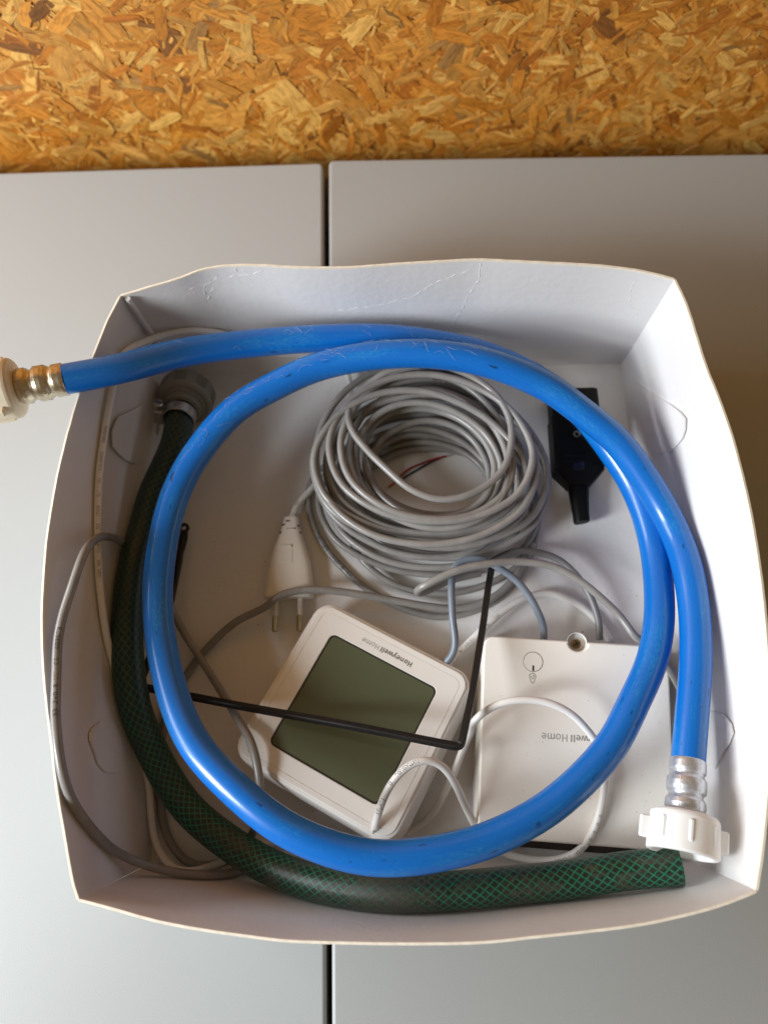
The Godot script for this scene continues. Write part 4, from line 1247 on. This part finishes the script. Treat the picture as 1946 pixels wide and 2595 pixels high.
func square_bar(c: PackedVector3Array, up: Vector3, hw: float, hh: float) -> ArrayMesh:
	var st := begin()
	var sec := [[-1, -0.7], [-0.7, -1], [0.7, -1], [1, -0.7], [1, 0.7], [0.7, 1], [-0.7, 1], [-1, 0.7]]
	var rows := []
	for i in c.size():
		var t := (c[mini(i + 1, c.size() - 1)] - c[maxi(i - 1, 0)]).normalized()
		var u := (up - t * up.dot(t)).normalized()
		var w := u.cross(t)
		var row := []
		for q in sec:
			row.append(c[i] + w * q[0] * hw + u * q[1] * hh)
		rows.append(row)
	for i in c.size() - 1:
		for k in 8:
			var l := (k + 1) % 8
			var mid: Vector3 = (rows[i][k] + rows[i][l]) * 0.5 - c[i]
			quad(st, rows[i][k], rows[i][l], rows[i + 1][l], rows[i + 1][k], mid)
	for e in [0, c.size() - 1]:
		for k in range(1, 7):
			flat(st, rows[e][0], rows[e][k], rows[e][k + 1], c[e] - c[1 if e == 0 else c.size() - 2])
	return st.commit()

# ---- hoses
func hose_end(parent: Node, at: Vector3, d: Vector3, ferrule: Material, nut: Material, spin: float) -> void:
	var b := basis_along(d)
	b = Basis(d.normalized(), spin) * b
	var st := begin()
	var prof := []
	for q in [[0, 9.02], [0.6, 9.49], [2.0, 9.77], [5.6, 9.86], [7.0, 9.58], [7.9, 9.02], [8.6, 8.93], [9.4, 9.30], [10.6, 10.14], [13.0, 10.60], [15.4, 10.60], [17.6, 10.14], [18.6, 9.39], [19.4, 8.93], [20.0, 8.93], [20.8, 9.49], [22.2, 10.42], [24.6, 10.79], [26.8, 10.42], [28.4, 9.30], [28.8, 8.00]]:
		prof.append_array(q)
	lathe(st, prof, at, b, 48, 6, 0.006)
	var f := obj("ferrule", st.commit(), ferrule, parent)
	st = begin()
	for k in 6:
		var a := TAU * k / 6.0
		var dir := b * Vector3(cos(a), 0, sin(a))
		for q in [[4.0, 9.9, 3.2], [14.2, 10.65, 3.4], [24.6, 10.8, 2.4]]:
			bevel_box(st, Transform3D(Basis(dir.cross(b.y), b.y, dir), at + b.y * q[0] * MM + dir * (q[1] - 0.1) * MM), Vector3(0.16, q[2], 0.16) * MM, 0.00005)
	obj("crimp_seams", st.commit(), ferrule, f)
	st = begin()
	lathe(st, [27.4, 8.2, 28.4, 11.5, 28.6, 14.5, 29.2, 16.6, 30.2, 17.6, 31.6, 18.1, 46.0, 18.5, 48.6, 18.6, 49.4, 18.3, 49.8, 17.6, 49.8, 15.8, 49.0, 15.2, 38.0, 15.0, 38.0, 0.0], at, b, 56)
	var nt := obj("coupling_nut", st.commit(), nut, parent)
	for k in 8:
		var a := TAU * k / 8.0
		var dir := b * Vector3(cos(a), 0, sin(a))
		var wing := k % 4 == 0
		obj("wing" if wing else "rib", box_mesh(Transform3D(Basis(dir.cross(b.y), b.y, dir), at + b.y * (39.5 if wing else 39.0) * MM + dir * (19.8 if wing else 18.0) * MM), Vector3(2.2 if wing else 1.4, 5.8, 3.0 if wing else 1.2) * MM, 0.0009), nut, nt)

func blue_hose() -> void:
	var t := thing("blue_hose", "blue garden hose wound in one ring with a threaded coupling at each end", "hose")
	var c := smooth_path(v3(BLUE), 0.0035, false, 16)
	obj("hose", tube(c, 0.00925, 28), M.blue, t)
	var n := c.size()
	hose_end(t, c[n - 1] - (c[n - 1] - c[n - 3]).normalized() * 0.002, v3(NUT_B)[2] - c[n - 1], M.ferrule, M.nut, 0.12)
	hose_end(t, c[0] - (c[0] - c[2]).normalized() * 0.002, v3(NUT_A)[1] - c[0], M.ferrule_old, M.nut_old, 0.4)
	# lint and hairs clinging to the top of the ring
	var st := begin()
	for k in 90:
		var i := rng.randi_range(int(n * 0.66), int(n * 0.80)) if k < 66 else rng.randi_range(int(n * 0.03), int(n * 0.2))
		var tg := (c[i + 1] - c[i - 1]).normalized()
		var u := (Vector3(0, 1, rng.randf_range(-1.3, 0.3)) - tg * tg.y).normalized()
		var w := u.cross(tg)
		var p := PackedVector3Array()
		var ang := rng.randf_range(-0.6, 0.6)
		var s := 0.0
		var dirs := rng.randf_range(-1.2, 1.2)
		for q in 5:
			p.append(c[i] + tg * s * cos(dirs) + (u * cos(ang) + w * sin(ang)) * (0.0094 + rng.randf_range(0.0, 0.0006)))
			s += rng.randf_range(0.001, 0.0026)
			ang += rng.randf_range(-0.18, 0.18) + sin(dirs) * 0.12
		st.append_from(tube(smooth_path(p, 0.0008, false, 0), 0.000042, 4), 0, Transform3D())
	obj("lint", st.commit(), M.lint, t).set_meta("kind", "stuff")

func green_hose() -> void:
	var t := thing("green_hose", "dark hose with a green thread net, cut off plain at one end", "hose")
	var c := smooth_path(v3(GREEN), 0.0035, false, 6)
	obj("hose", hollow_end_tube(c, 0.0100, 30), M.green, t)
	# fitting in the shaded corner: collar, ribbed nut, band clamp
	var ax := (Vector3(-153.8, 21.0, -157.5) - Vector3(-155.1, 37.0, -128.0)).normalized()
	var b := basis_along(ax)
	var at := c[0] - ax * 0.002
	var nt := obj("coupling_nut", turned([8.0, 10.0, 9.0, 12.6, 13.0, 13.0, 13.4, 14.4, 14.6, 15.2, 15.0, 17.4, 16.6, 18.8, 18.6, 19.4, 30.0, 19.6, 31.6, 19.0, 32.0, 17.0, 32.0, 0.0], at, ax, 56), M.fitting, t)
	for k in 8:
		var st := begin()
		for q in 7:
			var a := TAU * (k + (q - 3) * 0.075) / 8.0
			var dir := b * Vector3(cos(a), 0, sin(a))
			bevel_box(st, Transform3D(Basis(dir.cross(b.y), b.y, dir), at + b.y * 0.0245 + dir * 0.0196), Vector3(0.36, 4.6, 0.5) * MM, 0.0002)
		obj("grip", st.commit(), M.fitting, nt)
	var cl := obj("hose_clamp", turned([-3.5, 10.4, -3.5, 11.1, -3.0, 11.3, 4.6, 11.5, 5.0, 11.3, 5.0, 10.6], at, ax, 44), M.steel, t)
	var sx := (Vector3(-172.5, 36.0, -135.5) * MM - at)
	sx = (sx - ax * sx.dot(ax)).normalized()
	var around := ax.cross(sx)
	obj("clamp_housing", box_mesh(Transform3D(Basis(sx, ax, around), at + sx * 0.0135 + ax * 0.001), Vector3(3.2, 4.8, 5.4) * MM, 0.0007), M.steel, cl)
	var screw := obj("clamp_screw", turned([3.5, 3.6, 9.5, 3.8, 10.4, 3.3, 10.5, 0.0], at + sx * 0.0145 + ax * 0.001, around * signf(around.y), 20), M.steel, cl)
	obj("clamp_slot", box_mesh(Transform3D(Basis(sx, ax, around), at + sx * 0.0145 + ax * 0.001 + around * signf(around.y) * 0.0105), Vector3(2.6, 0.5, 0.2) * MM, 0.0001), M.gasket, cl)
	obj("clamp_tail", loft([[(at + sx * 0.0125 + ax * 0.001 - around * signf(around.y) * 0.004) * 1000.0, 4.0, 0.4], [(at + sx * 0.0155 + ax * 0.001 - around * signf(around.y) * 0.010) * 1000.0, 4.0, 0.4], [(at + sx * 0.0150 + ax * 0.001 - around * signf(around.y) * 0.017) * 1000.0, 3.4, 0.4]], ax, 6.0, 20), M.steel, cl)

func hollow_end_tube(c: PackedVector3Array, r: float, sides: int) -> ArrayMesh:
	# the cut end shows its wall and bore
	var st := SurfaceTool.new()
	st.append_from(tube(c, r, sides), 0, Transform3D())
	return st.commit()

# ---- grit, crumbs and paint nibs
func small_bits() -> void:
	var ball := SphereMesh.new()
	ball.radius = 0.5
	ball.height = 1.0
	ball.radial_segments = 8
	ball.rings = 4
	specks("receiver_dust", 170, ball, M.dust, Vector3(103, 30.05, 99), Vector2(54, 56), Vector2(0.12, 0.42))
	specks("tray_grit", 90, ball, M.dust, Vector3(0, 1.55, 0), Vector2(160, 160), Vector2(0.25, 0.8))
	specks("worktop_crumbs", 46, ball, M.dust_pale, Vector3(0, 0.02, 0), Vector2(330, 360), Vector2(0.3, 1.0))
	specks("worktop_grit", 26, ball, M.dust, Vector3(0, 0.02, 0), Vector2(330, 360), Vector2(0.3, 1.0))

func specks(called: String, n: int, ball: Mesh, mat: Material, mid: Vector3, half: Vector2, size: Vector2) -> void:
	var st := SurfaceTool.new()
	st.begin(Mesh.PRIMITIVE_TRIANGLES)
	for k in n:
		var p := Vector3(rng.randf_range(-half.x, half.x), 0, rng.randf_range(-half.y, half.y)) + mid
		if called.begins_with("worktop") and absf(p.x) < 205 and absf(p.z) < 195:
			continue
		if called.begins_with("worktop") and absf(p.x + 55) < 6:
			continue
		var s := lerpf(size.x, size.y, pow(rng.randf(), 2.5))
		st.append_from(ball, 0, Transform3D(Basis(Vector3.UP, rng.randf() * TAU) * Basis.from_scale(Vector3(s * rng.randf_range(0.8, 1.8), s * 0.5, s) * MM), p * MM))
	var o := obj(called, st.commit(), mat)
	o.set_meta("kind", "stuff")
	tag(o, {"receiver_dust": "dark dust specks scattered on the receiver box", "tray_grit": "dark grit scattered on the tray's bottom", "worktop_crumbs": "pale paint nibs scattered on the grey worktops", "worktop_grit": "dark grit scattered on the grey worktops"}[called], "dust")
